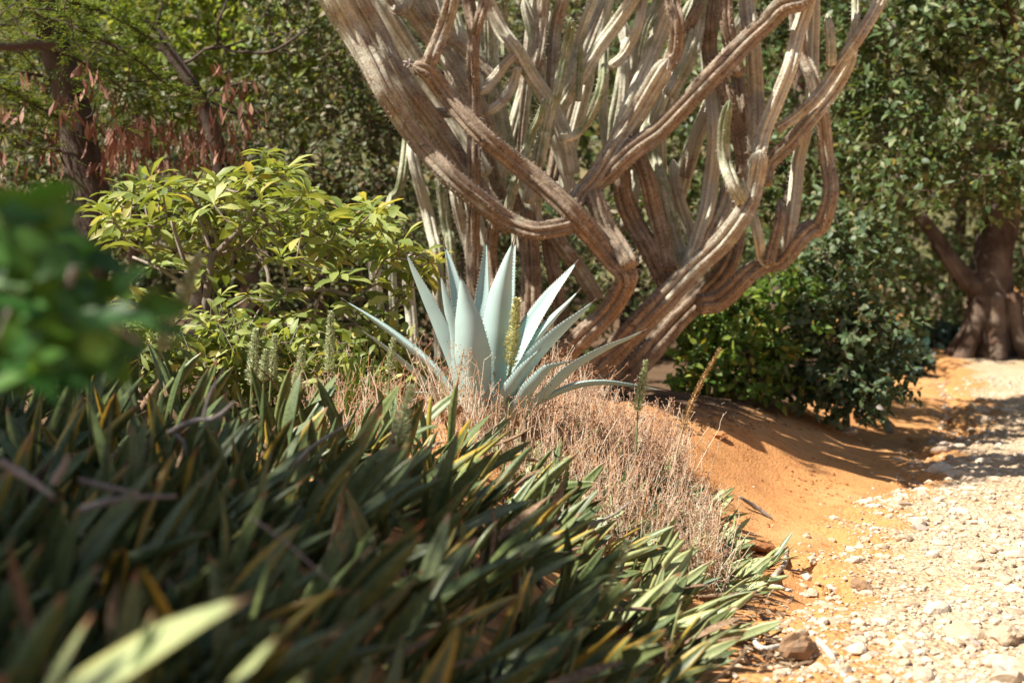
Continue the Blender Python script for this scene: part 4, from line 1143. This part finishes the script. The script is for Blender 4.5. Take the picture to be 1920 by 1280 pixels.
def split_leaves(parent, P, X, N, L, W, kind, matn, n_obj, foliage_name='foliage'):
    """the leaves that show largest become parts of their own, the rest one part"""
    px_, py_2 = pix(P)
    vis = (px_ > -10) & (px_ < 1930) & (py_2 > -10) & (py_2 < 1290)
    idx = np.where(vis)[0]
    if n_obj and len(idx):
        order = idx[np.argsort(P[idx, 1] + rng.normal(size=len(idx)) * .25)][:n_obj]
    else: order = np.zeros(0, int)
    keep = np.ones(len(P), bool); keep[order] = False
    mb = MB(); leaves(mb, P[keep], X[keep], N[keep], L[keep], W[keep], kind)
    if keep.any(): mb.build(foliage_name, M[matn], parent, kind='stuff')
    if len(order):
        me = unit(kind, matn)
        x, y, z = frame(X[order], N[order])
        for k, i_ in enumerate(order): place('leaf', me, parent, mat_from(P[i_], x[k], y[k], z[k], L[i_], W[i_], L[i_]))

def sample_blob(c, r, n, shell=.55):
    d = norm(rng.normal(size=(n, 3)))
    rad = shell + (1 - shell) * rng.random((n, 1)) ** .7
    rad = np.where(rng.random((n, 1)) < .25, rng.random((n, 1)) ** .5, rad)
    wob = 1 + .18 * vnoise(d[:, 0] * 3 + c[0], d[:, 2] * 3 + c[1])[:, None]
    return np.asarray(c) + d * rad * wob * np.asarray(r)

def limbs(mb, trunk, r0, r1, tips, k=7, sag=.08, rt=.006):
    """trunk polyline plus a branch from the nearest wood to every leaf cluster"""
    P = spline(np.asarray(trunk, float), 18)
    tube(mb, P, np.linspace(r0, r1, 18), max(k, 9), True, .05)
    nodes = P[6:].copy(); rad = np.linspace(r0, r1, 18)[6:]
    cen = P[-1]
    order = np.argsort(np.linalg.norm(tips - cen, axis=1))
    bp, br = [], []
    for i_ in order:
        t = tips[i_]
        dist = np.linalg.norm(nodes - t, axis=1) + .5 * np.maximum(nodes[:, 2] - t[2], 0)
        j_ = int(np.argmin(dist)); a = nodes[j_]; L = np.linalg.norm(t - a)
        if L < .03: continue
        mid = (a + t) / 2 + rng.normal(size=3) * L * .10 + np.array([0, 0, -sag * L])
        B_ = spline(np.array([a, mid, t]), 7)
        ra = max(rt, min(rad[j_] * .72, .012 + .02 * L))
        rr = np.linspace(ra, rt * .7, 7)
        bp.append(B_); br.append(rr)
        nodes = np.vstack([nodes, B_[2:]]); rad = np.concatenate([rad, rr[2:]])
    if bp: tubes(mb, np.array(bp), np.array(br), 6)

def twigs(centers, per, leaf_n, tl, droop=.2, wood=None):
    """leaf positions on short twigs round every cluster centre"""
    c = np.repeat(centers, per, axis=0); m = len(c)
    d = norm(rng.normal(size=(m, 3)) + [0, 0, .25 - droop])
    L = tl * rng.uniform(.6, 1.3, (m, 1))
    st = c + rng.normal(size=(m, 3)) * tl * .25
    en = st + d * L; en[:, 2:] -= droop * L * .6
    if wood is not None:
        mid = (st + en) / 2; mid[:, 2:] += .05 * L
        tubes(wood, np.stack([st, mid, en], 1), [.004, .003, .002], 3)
    tt = (np.arange(leaf_n)[None] + rng.random((m, leaf_n)) * .8) / leaf_n
    P = st[:, None] + (en - st)[:, None] * tt[..., None]
    side = norm(np.cross(np.broadcast_to(d[:, None], P.shape), rng.normal(size=P.shape)))
    X = norm(side + d[:, None] * rng.uniform(.2, .9, (m, leaf_n, 1)) + np.array([0, 0, -droop]))
    N = norm(rng.normal(size=P.shape) * .6 + np.array([-.35, -.55, .85]))
    return P.reshape(-1, 3), X.reshape(-1, 3), N.reshape(-1, 3)

def tree(name, label, cat, base, trunk, r0, r1, blobs, nc, per, leaf_n, tl, ll, lw, matn, bark='bark', n_obj=150, kind='oval', droop=.2, group=None, wood_twigs=True, rt=.006, crown='crown', gaps=()):
    t = thing(name, label, cat, base, group)
    vol = np.array([np.prod(r) ** (2 / 3) for c, r in blobs]); vol = vol / vol.sum()
    cs = np.concatenate([sample_blob(c, r, max(3, int(nc * v))) for (c, r), v in zip(blobs, vol)])
    cs = cs[cs[:, 2] > height(cs[:, 0], cs[:, 1]) + .08]
    for g_ in gaps:                                          # crown cleared toward the sun so light reaches chosen spots
        v_ = cs - np.asarray(g_[0]); u_ = np.array(TO_SUN); cs = cs[np.linalg.norm(v_ - (v_ @ u_)[:, None] * u_, axis=1) > g_[1]]
    wb_ = MB(); limbs(wb_, trunk, r0, r1, cs, rt=rt)
    P, X, N = twigs(cs, per, leaf_n, tl, droop=droop, wood=wb_ if wood_twigs else None)
    ok = P[:, 2] > height(P[:, 0], P[:, 1]) + .03; P, X, N = P[ok], X[ok], N[ok]
    wb_.build('trunk', M[bark], t, origin=base)
    L = ll * np.exp(rng.normal(size=len(P)) * .22); W = lw * np.exp(rng.normal(size=len(P)) * .2)
    split_leaves(t, P, X, N, L, W, kind, matn, n_obj, crown)
    return t

def root(px, d): 
    x = (px - 960) / F * d
    return np.array([x, d, gh(x, d) - .03])
def up(b, *offs): return [b] + [b + np.array(o) for o in offs]

# yellow-green whorled shrub, sunlit, left of the agave
SD = 8.0
b = at(392, 690, SD); b[2] = gh(b[0], SD) - .02
shrub = thing('leafy_shrub', 'sunlit yellow green shrub with whorled lance leaves on bare forked branches', 'shrub', b)
WH = [(500, 322), (470, 340), (540, 328), (430, 352), (400, 372), (360, 358), (330, 348), (300, 362), (250, 372), (560, 372), (600, 402), (640, 408), (680, 418), (720, 432), (752, 458), (782, 500),
      (722, 490), (662, 470), (612, 450), (560, 436), (582, 482), (640, 512), (690, 540), (602, 545), (522, 480), (482, 438), (442, 422), (400, 432), (352, 420), (282, 420), (232, 440), (200, 405),
      (330, 470), (300, 505), (462, 560), (525, 562), (740, 556), (700, 392), (798, 470), (520, 398), (660, 590), (560, 600), (430, 500), (380, 520), (610, 600), (470, 610), (700, 620), (340, 590), (420, 640), (520, 650), (770, 540)]
wts, wdir = [], []
for k, (a, c) in enumerate(WH):
    for rep in range(3 if c < 500 else 1):
        d = SD + (rng.uniform(-.35, .3) if rep == 0 else rng.uniform(.1, .9))
        wts.append(at(a + rng.normal() * (4 if rep == 0 else 26), c + rng.normal() * (4 if rep == 0 else 20), d))
wts = np.array(wts)
mb = MB()
for pts, r in [([(396, 690), (384, 600), (392, 520), (398, 480)], .030), ([(398, 482), (440, 440), (470, 404), (497, 377)], .018), ([(390, 560), (363, 545), (345, 490), (322, 414)], .018), ([(363, 549), (310, 510), (249, 482)], .014),
               ([(396, 613), (433, 609), (470, 575), (504, 549), (571, 542)], .022), ([(504, 549), (500, 505), (470, 460)], .013), ([(487, 401), (515, 430), (545, 455), (600, 490)], .014), ([(398, 482), (385, 440), (370, 395)], .012),
               ([(571, 542), (620, 545), (680, 560)], .015), ([(430, 660), (520, 640), (600, 610), (640, 612), (720, 590), (765, 545)], .016)]:
    P = spline(np.array([at(a, c, SD + .05 * k) for k, (a, c) in enumerate(pts)]), 12); tube(mb, P, np.linspace(r, r * .6, 12), 8, True, .04)
tr0 = [b, at(384, 600, SD), at(392, 520, SD), at(398, 480, SD)]
limbs(mb, tr0, .03, .02, wts, rt=.007, sag=.16)
mb.build('branches', M['bark_grey'], shrub, origin=b)
P, X, N, L, W = [], [], [], [], []
for c in wts:
    m = int(rng.integers(8, 13))
    ax = norm(np.array([rng.normal() * .4, rng.normal() * .4 - .1, 1.0]))
    for q_ in range(m):
        a = q_ / m * 6.283 + rng.normal() * .3
        U = norm(np.cross(ax, [1, .3, 0])); Vv = np.cross(ax, U)
        ra = U * math.cos(a) + Vv * math.sin(a)
        el = rng.uniform(-.45, .6)
        P.append(c + ax * rng.uniform(-.03, .03) + ra * .008); X.append(norm(ra + ax * el)); N.append(norm(ax * 1.2 - ra * el * .6 + rng.normal(size=3) * .2))
        L.append(rng.uniform(.12, .20)); W.append(rng.uniform(.042, .062))
split_leaves(shrub, np.array(P), np.array(X), np.array(N), np.array(L), np.array(W), 'lance', 'leaf_yellow', 300)

for px_, py_2, d, lab in [(330, 640, 7.3, 'low leafy plant under the left branches of the yellow green shrub'), (560, 660, 7.5, 'low leafy plant in front of the yellow green shrub behind the flower spikes'), (690, 650, 7.9, 'low leafy plant between the yellow green shrub and the agave'), (180, 640, 7.0, 'low leafy plant behind the dark glossy shrub')]:
    b = root(px_, d); c_ = at(px_, py_2, d)
    tree('low_plant', lab, 'plant', b, up(b, (0, 0, .08), (0, 0, .16), (0, 0, .24)), .015, .008, [((b[0], d, b[2] + .25), (.42, .25, .26))], 46, 3, 6, .15, .10, .036, 'leaf_yellow', 'bark_grey', 90, 'lance', rt=.004)
# dark glossy shrub close on the left
b = at(40, 900, 2.3); b[2] = gh(b[0], 2.3) - .02
dk = thing('leafy_shrub', 'dark glossy broad leaved shrub close by in deep shade with a bent grey stem', 'shrub', b)
mb = MB()
for pts, r in [([(-60, 640), (0, 632), (60, 622), (100, 605), (122, 560), (140, 500)], .009), ([(-60, 640), (-80, 800), (-40, 1000)], .012), ([(0, 632), (40, 520), (60, 420)], .006), ([(100, 605), (180, 600), (260, 640)], .005)]:
    Pp = spline(np.array([at(a, c, 2.15 + .02 * k) for k, (a, c) in enumerate(pts)]), 14); tube(mb, Pp, np.linspace(r, r * .6, 14), 8)
q0 = at(-40, 1000, 2.2); tube(mb, np.array([q0, np.array([q0[0], 2.2, gh(q0[0], 2.2) - .02])]), .012, 8)
mb.build('branches', M['twig'], dk)
P, X, N, L, W = [], [], [], [], []
for k in range(170):
    px_ = abs(rng.normal()) * 130 - 30; lim = 380 + max(0, px_ - 60) * .75
    if px_ > 300: continue
    py_2 = rng.uniform(lim, 720 if px_ < 160 else 680)
    p = at(px_, py_2, rng.uniform(1.95, 2.5))
    P.append(p); X.append(norm(rng.normal(size=3) * [1, .5, .6] + [.3, 0, -.15])); N.append(norm(rng.normal(size=3) * .6 + [-.1, -.7, .7])); L.append(rng.uniform(.06, .10)); W.append(rng.uniform(.034, .052))
split_leaves(dk, np.array(P), np.array(X), np.array(N), np.array(L), np.array(W), 'oval', 'leaf_dark', 300)

# feathery pod tree, upper left
TD = 10.6
b = root(120, TD)
pt = thing('pod_tree', 'shaded feathery leaved tree with hanging red brown seed pods and a dark trunk', 'tree', b)
mb = MB()
tr = [b, at(175, 420, TD), at(160, 320, TD), at(140, 220, TD), at(110, 110, TD), at(70, -40, TD), at(40, -300, TD)]
fc = np.concatenate([np.array([at(rng.uniform(-60, 330), rng.uniform(-60, 170), rng.uniform(9.6, 11.6)) for _ in range(60)]),
                     np.array([at(rng.uniform(-60, 260), rng.uniform(-420, -30), rng.uniform(9.2, 12)) for _ in range(14)]),
                     np.array([at(rng.uniform(-40, 300), rng.uniform(150, 260), rng.uniform(10, 11.3)) for _ in range(18)])])
fr = [([(60, 20), (180, 70), (260, 115), (330, 172), (392, 186)], 10.0), ([(40, 60), (140, 110), (220, 160), (290, 215)], 10.2), ([(-20, 150), (60, 195), (120, 228)], 9.9), ([(120, 0), (210, 30), (290, 80)], 10.1)]
limbs(mb, tr, .17, .09, fc, rt=.006)
for pts, d in fr:
    tube(mb, spline(np.array([at(a, c, d) for a, c in pts]), 12), np.linspace(.018, .004, 12), 5)
mb.build('trunk', M['bark_dark'], pt, origin=b)
P, X, N = [], [], []
def frond(c, d, L, n=16):
    s = norm(np.cross(d, [0, 0, 1.0]) + rng.normal(size=3) * .15)
    for k in range(n):
        f_ = (k + .5) / n
        p = c + d * L * f_ + np.array([0, 0, -.25 * L * f_ * f_])
        for sg in (-1, 1):
            P.append(p); X.append(norm(s * sg + d * .55)); N.append(np.array([0, 0, 1.]) + rng.normal(size=3) * .25)
for c in fc:
    for k in range(7): frond(c + rng.normal(size=3) * .10, norm(rng.normal(size=3) * [1, 1, .45] + [.15, 0, -.15]), rng.uniform(.16, .3), 9)
for pts, d in fr:
    Q_ = spline(np.array([at(a, c, d) for a, c in pts]), 30)
    for q_ in Q_:
        for k in range(3): frond(q_ + rng.normal(size=3) * .02, norm(rng.normal(size=3) * [.9, .8, .5] + [.4, 0, .0]), rng.uniform(.09, .18), 8)
P, X, N = np.array(P), np.array(X), np.array(N)
mb = MB(); leaves(mb, P, X, N, rng.uniform(.028, .05, len(P)), .011, 'bit'); mb.build('crown', M['leaf_fine'], pt, kind='stuff')
pm = make_mesh('pod', TPL['lance'][0], TPL['lance'][1], TPL['lance'][2], M['pod'], {'var': np.zeros(10)})
np_ = 0
for k in range(46):
    if k < 28: cx, cy = rng.uniform(200, 450), rng.uniform(205, 305)
    elif k < 40: cx, cy = rng.uniform(-10, 190), rng.uniform(100, 310)
    else: cx, cy = rng.uniform(380, 480), rng.uniform(120, 230)
    c = at(cx, cy, rng.uniform(9.7, 10.5))
    for q_ in range(6):
        if np_ >= 276: break
        d = norm(np.array([rng.normal() * .3, rng.normal() * .3, -1.0]))
        xx, yy, zz = frame(d[None], rng.normal(size=(1, 3)))
        L = rng.uniform(.09, .17)
        place('pod', pm, pt, mat_from(c + rng.normal(size=3) * [.05, .05, .03], xx[0], yy[0], zz[0], L, .032, L * .5)); np_ += 1
pb = MB()
for k in range(300):
    cx, cy = (rng.uniform(190, 470), rng.uniform(215, 325)) if k % 3 else (rng.uniform(-20, 240), rng.uniform(140, 345))
    leaves(pb, at(cx, cy, rng.uniform(10.2, 11.4))[None], np.array([[rng.normal() * .3, rng.normal() * .3, -1.0]]), rng.normal(size=(1, 3)), rng.uniform(.08, .16), .020, 'lance')
pb.build('pods', M['pod'], pt, kind='stuff')

# the wood behind
b = root(360, 12.2)
tree('forked_tree', 'dark crooked forked tree with sparse leaves in front of bright lime foliage', 'tree', b, up(b, (.1, 0, .8), (.25, .1, 1.6), (.1, 0, 2.3), (-.3, 0, 2.9)), .10, .05,
     [(at(360, 40, 12.2), (.9, .5, .5)), (at(470, 100, 12.2), (.6, .4, .7)), (at(400, -120, 12.2), (1.0, .6, .5))], 30, 1, 4, .3, .07, .03, 'leaf_thicket', 'bark_dark', 60, rt=.014)
b = root(470, 14.6)
tree('lime_tree', 'bright lime green leafy tree far behind the crooked dark branches', 'tree', b, up(b, (0, 0, 1), (.1, 0, 2), (0, 0, 3)), .12, .06,
     [(at(430, 60, 14.6), (1.3, .7, .9)), (at(560, 20, 14.6), (.7, .7, .8)), (at(300, 100, 14.6), (.9, .6, .8)), (at(420, -40, 15.2), (1.3, .6, .5))], 230, 4, 8, .35, .11, .045, 'leaf_lime', 'bark', 120)
b = root(600, 12.4)
tree('thicket_shrub', 'dull olive twiggy thicket shrub between the leafy shrub and the cactus', 'shrub', b, up(b, (0, 0, .6), (.1, 0, 1.2), (-.1, 0, 1.9)), .07, .03,
     [(at(600, 220, 12.4), (.75, .5, .95)), (at(680, 140, 12.6), (.5, .5, .7)), (at(560, 420, 12.3), (.9, .5, .7)), (at(680, 420, 12.4), (.5, .5, .8)), (at(620, 0, 12.8), (.8, .5, .5))], 270, 4, 7, .22, .062, .032, 'leaf_thicket', 'bark', 250)
b = root(240, 13.2)
tree('thicket_shrub', 'dark olive thicket shrub filling the gap behind the hanging pods', 'shrub', b, up(b, (0, 0, .7), (.1, 0, 1.5), (.3, 0, 2.0)), .08, .03,
     [(at(120, 330, 13.2), (1.2, .6, 1.0)), (at(330, 300, 13.2), (.9, .6, 1.0)), (at(20, 120, 13.6), (1.0, .6, 1.0)), (at(470, 300, 13.3), (.6, .5, .6))], 210, 4, 7, .26, .075, .035, 'leaf_thicket', 'bark', 200)
b = root(860, 13.6)
tree('thicket_shrub', 'dark olive thicket shrub seen through the gaps of the cactus', 'shrub', b, up(b, (0, 0, .7), (.1, 0, 1.5), (.2, 0, 2.3)), .08, .03,
     [(at(860, 250, 13.6), (1.0, .5, 1.3)), (at(1100, 240, 13.8), (1.0, .5, 1.4)), (at(960, 0, 13.8), (1.8, .5, .5)), (at(900, 520, 13.4), (1.2, .5, .6)), (at(1230, 480, 13.2), (.7, .5, .6))], 240, 4, 7, .26, .075, .036, 'leaf_thicket', 'bark', 200)
b = root(1440, 13.4)
tree('broadleaf_tree', 'green small leaved tree spreading behind the right arms of the cactus', 'tree', b, up(b, (.05, 0, .8), (.2, 0, 1.7), (.3, 0, 2.6), (.2, 0, 3.6)), .12, .06,
     [(at(1480, 120, 13.4), (1.0, .7, 1.1)), (at(1330, 260, 13.6), (.7, .5, .9)), (at(1560, 330, 13.2), (.8, .6, .7)), (at(1480, -60, 13.6), (1.1, .6, .5)), (at(1660, 60, 13.0), (.9, .7, .9))], 250, 4, 9, .28, .085, .042, 'leaf_right', 'bark', 250)
b = root(2080, 12.6)
tree('broadleaf_tree', 'green small leaved tree overhanging the gravel path with low leafy twigs', 'tree', b, up(b, (-.1, 0, 1.0), (-.3, .1, 2.0), (-.7, .1, 3.0), (-1.0, .1, 4.0)), .14, .07,
     [(at(1800, 150, 12.6), (.95, .7, 1.0)), (at(1720, 300, 12.4), (.6, .5, .55)), (at(1880, 320, 12.3), (.5, .5, .5)), (at(1800, -60, 12.8), (1.0, .6, .5)), (at(1990, 60, 12.6), (1.0, .8, 1.0)), ((5.0, 15.2, 5.6), (1.8, 1.4, .6)), ((5.6, 17.4, 5.8), (1.9, 1.4, .6))], 420, 4, 9, .28, .085, .042, 'leaf_right', 'bark', 280)
b = root(1400, 11.6)
tree('low_shrub', 'bright green bushy shrub on the bank between cactus and path', 'shrub', b, up(b, (0, 0, .25), (.05, 0, .5), (.0, 0, .7)), .03, .015,
     [(at(1380, 680, 11.5), (.48, .4, .38)), (at(1300, 740, 11.3), (.32, .3, .22)), (at(1450, 600, 11.8), (.45, .4, .4)), (at(1340, 590, 11.9), (.4, .4, .3))], 170, 4, 8, .17, .085, .040, 'leaf_bright', 'bark', 280, rt=.004)
b = root(1590, 12.0)
tree('low_shrub', 'grey green round leaved shrub hanging over the sand bank', 'shrub', b, up(b, (0, 0, .3), (.05, 0, .6), (.0, 0, .9)), .035, .018,
     [(at(1570, 600, 11.8), (.5, .4, .42)), (at(1640, 665, 11.8), (.32, .35, .40)), (at(1520, 690, 11.7), (.40, .35, .32)), (at(1590, 730, 11.7), (.42, .3, .22)), (at(1560, 480, 12.1), (.62, .45, .4))], 190, 4, 8, .17, .072, .044, 'leaf_grey', 'bark', 290, rt=.004)
# far tree with the dark trunk beside the path
b = root(1865, 19.5)
tree('spreading_tree', 'far shade tree with thick fluted trunk and a slanting limb beside the path', 'tree', b, up(b, (-.05, 0, .8), (-.02, 0, 1.5), (.1, 0, 2.2), (.2, 0, 3.4)), .34, .17,
     [(at(1800, 260, 19.5), (2.6, 1.6, .9)), (at(1600, 330, 20), (1.3, 1.2, .9)), (at(1980, 250, 19.5), (1.8, 1.6, 1.2)), (at(1780, -150, 19.5), (3.6, 2.6, 1.9))], 330, 4, 8, .45, .13, .06, 'leaf_thicket', 'bark_dark', 60, rt=.012)
fo = [o for o in C.objects if o.name.startswith('spreading_tree')][0]
mb = MB()
tube(mb, spline(np.array([at(1862, 570, 19.45), at(1810, 520, 19.4), at(1775, 478, 19.4), at(1745, 430, 19.4), at(1700, 380, 19.5)]), 14), np.linspace(.16, .07, 14), 9, True, .06)
mb.build('limb', M['bark_dark'], fo)
mb = MB()
for a in np.linspace(0, 6.28, 8)[:-1]:
    tube(mb, spline(np.array([b + [math.cos(a) * .24, math.sin(a) * .24, .9], b + [math.cos(a) * .36, math.sin(a) * .36, .35], b + [math.cos(a) * .62, math.sin(a) * .62, -.03]]), 8), np.linspace(.10, .12, 8), 7, True, .06)
mb.build('roots', M['bark'], fo)
# plants round its foot
for px_, d, r, matn, nm, lab in [(1740, 21.5, .9, 'leaf_bright', 'ground_cover_plant', 'bright green ground plant under the far tree'), (1800, 20.5, .55, 'leaf_blue', 'ground_cover_plant', 'dark blue green ground plant left of the far trunk'),
                                 (1690, 17.2, .35, 'leaf_blue', 'ground_cover_plant', 'dusky blue green plant at the end of the sand bank')]:
    b = root(px_, d)
    tree(nm, lab, 'plant', b, up(b, (0, 0, .06), (0, 0, .12), (0, 0, .18)), .02, .01, [(b + [0, 0, .18], (r, r * .6, .22))], 60, 3, 7, .16, .10, .05, matn, 'bark', 0, rt=.004)
# deeper wood: trees one can tell apart only as crowns
k = 0
for px_, d, zc, r, matn, lab in [(700, 18, 2.0, 2.2, 'leaf_thicket', 'olive crowned tree deep in the wood behind the cactus'), (180, 17.5, 2.6, 2.6, 'leaf_thicket', 'olive crowned tree deep in the wood behind the pod tree'),
                                 (1180, 18.5, 2.6, 2.6, 'leaf_right', 'green crowned tree deep in the wood behind the right cactus stems'), (1550, 22, 2.6, 2.7, 'leaf_right', 'green crowned tree deep in the wood behind the overhanging tree'),
                                 (-120, 15, 2.2, 2.0, 'leaf_thicket', 'olive crowned tree beyond the dark left shrub'), (2050, 26, 3, 3.4, 'leaf_thicket', 'olive crowned tree far down the path behind the fluted trunk'), (1790, 25, 1.6, 2.2, 'leaf_thicket', 'low olive crowned tree closing the view under the slanting limb')]:
    b = root(px_, d)
    tree('wood_tree', lab, 'tree', b, up(b, (0, 0, 1.0), (.1, 0, 2.0), (0, 0, 3.0)), .14, .07, [(b + [0, 0, zc], (r, r * .6, r * .9)), (b + [.3, .2, zc + r * 1.1], (r * 1.1, r * .7, r * .8)), (b + [-.4, 0, 1.0], (r, r * .5, .9))],
         210, 4, 8, .5, .15, .07, matn, 'bark_dark', 0, rt=.01)
fw = MB()
n = 26000
fx = rng.uniform(-22, 26, n); fy = rng.uniform(26, 34, n); fz = rng.random(n) ** .8 * 9.5 + height(fx, fy, False)
ridge = 6.5 + 2.5 * fbm(fx * .25, fy * .2, 3); okf = fz < ridge + 3.0
okf &= ~((np.abs(fx - edge(fy) - 1.8) < 1.5) & (fz < 3.2))
leaves(fw, np.stack([fx, fy, fz], 1)[okf], rng.normal(size=(n, 3))[okf], (rng.normal(size=(n, 3)) * .5 + [-.2, -.4, .8])[okf], rng.uniform(.25, .5, n)[okf], .2, 'bit')
fwo = fw.build('far_woodland', M['leaf_thicket'], kind='stuff')
tag(fwo, 'mass of olive woodland foliage closing the view far behind', 'woodland')

# shade tree standing left of the bed, outside the picture: its crown dapples the sansevieria
b = np.array([-6.3, 2.6, gh(-6.3, 2.6) - .05])
tree('shade_tree', 'spreading shade tree standing left of the sansevieria bed', 'tree', b, up(b, (.1, 0, 1.5), (.3, .1, 3.0), (.6, .2, 4.4), (.9, .2, 5.6)), .22, .10,
     [((-5.3, .9, 6.6), (1.7, 1.5, 1.0)), ((-5.6, 2.9, 6.4), (1.7, 1.4, 1.0)), ((-6.9, 1.8, 6.4), (1.6, 2.0, 1.1)), ((-6.9, 3.9, 6.2), (1.3, 1.0, .9)), ((-4.3, .1, 6.5), (1.2, 1.1, .8)), ((-4.3, 1.7, 6.4), (1.0, 1.1, .8))], 600, 4, 9, .34, .13, .06, 'leaf_right', 'bark', 0, rt=.01, gaps=[(at(330, 1110, 1.95), .36), (at(80, 440, 2.2), .28), (at(640, 1000, 3.6), .30)])
so = [o for o in C.objects if o.name.startswith('shade_tree')][0]
mb = MB(); tube(mb, spline(np.array([[-5.9, 2.7, 3.4], [-3.6, 2.9, 2.7], at(-160, 62, 3.1), at(0, 72, 3.1), at(60, 76, 3.1), at(104, 84, 3.12)]), 18), np.linspace(.06, .010, 18), 8, True, .04)
mb.build('low_branch', M['bark_dark'], so)
b = np.array([-5.6, 10.6, gh(-5.6, 10.6) - .05])
tree('canopy_tree', 'tall thin crowned tree beyond the pod tree reaching over the cactus', 'tree', b, up(b, (.2, -.2, 2.0), (.8, -.5, 4.0), (2.2, -1.0, 5.4), (4.0, -1.5, 6.0)), .20, .06,
     [((-3.2, 8.9, 6.0), (1.3, .9, .6)), ((-1.6, 9.0, 6.3), (1.5, .8, .6)), ((.1, 9.1, 6.3), (1.2, .8, .5))], 42, 3, 8, .32, .11, .05, 'leaf_right', 'bark', 0, rt=.010)
print('objects', len(bpy.data.objects), 'tris', sum(len(m.polygons) for m in bpy.data.meshes))
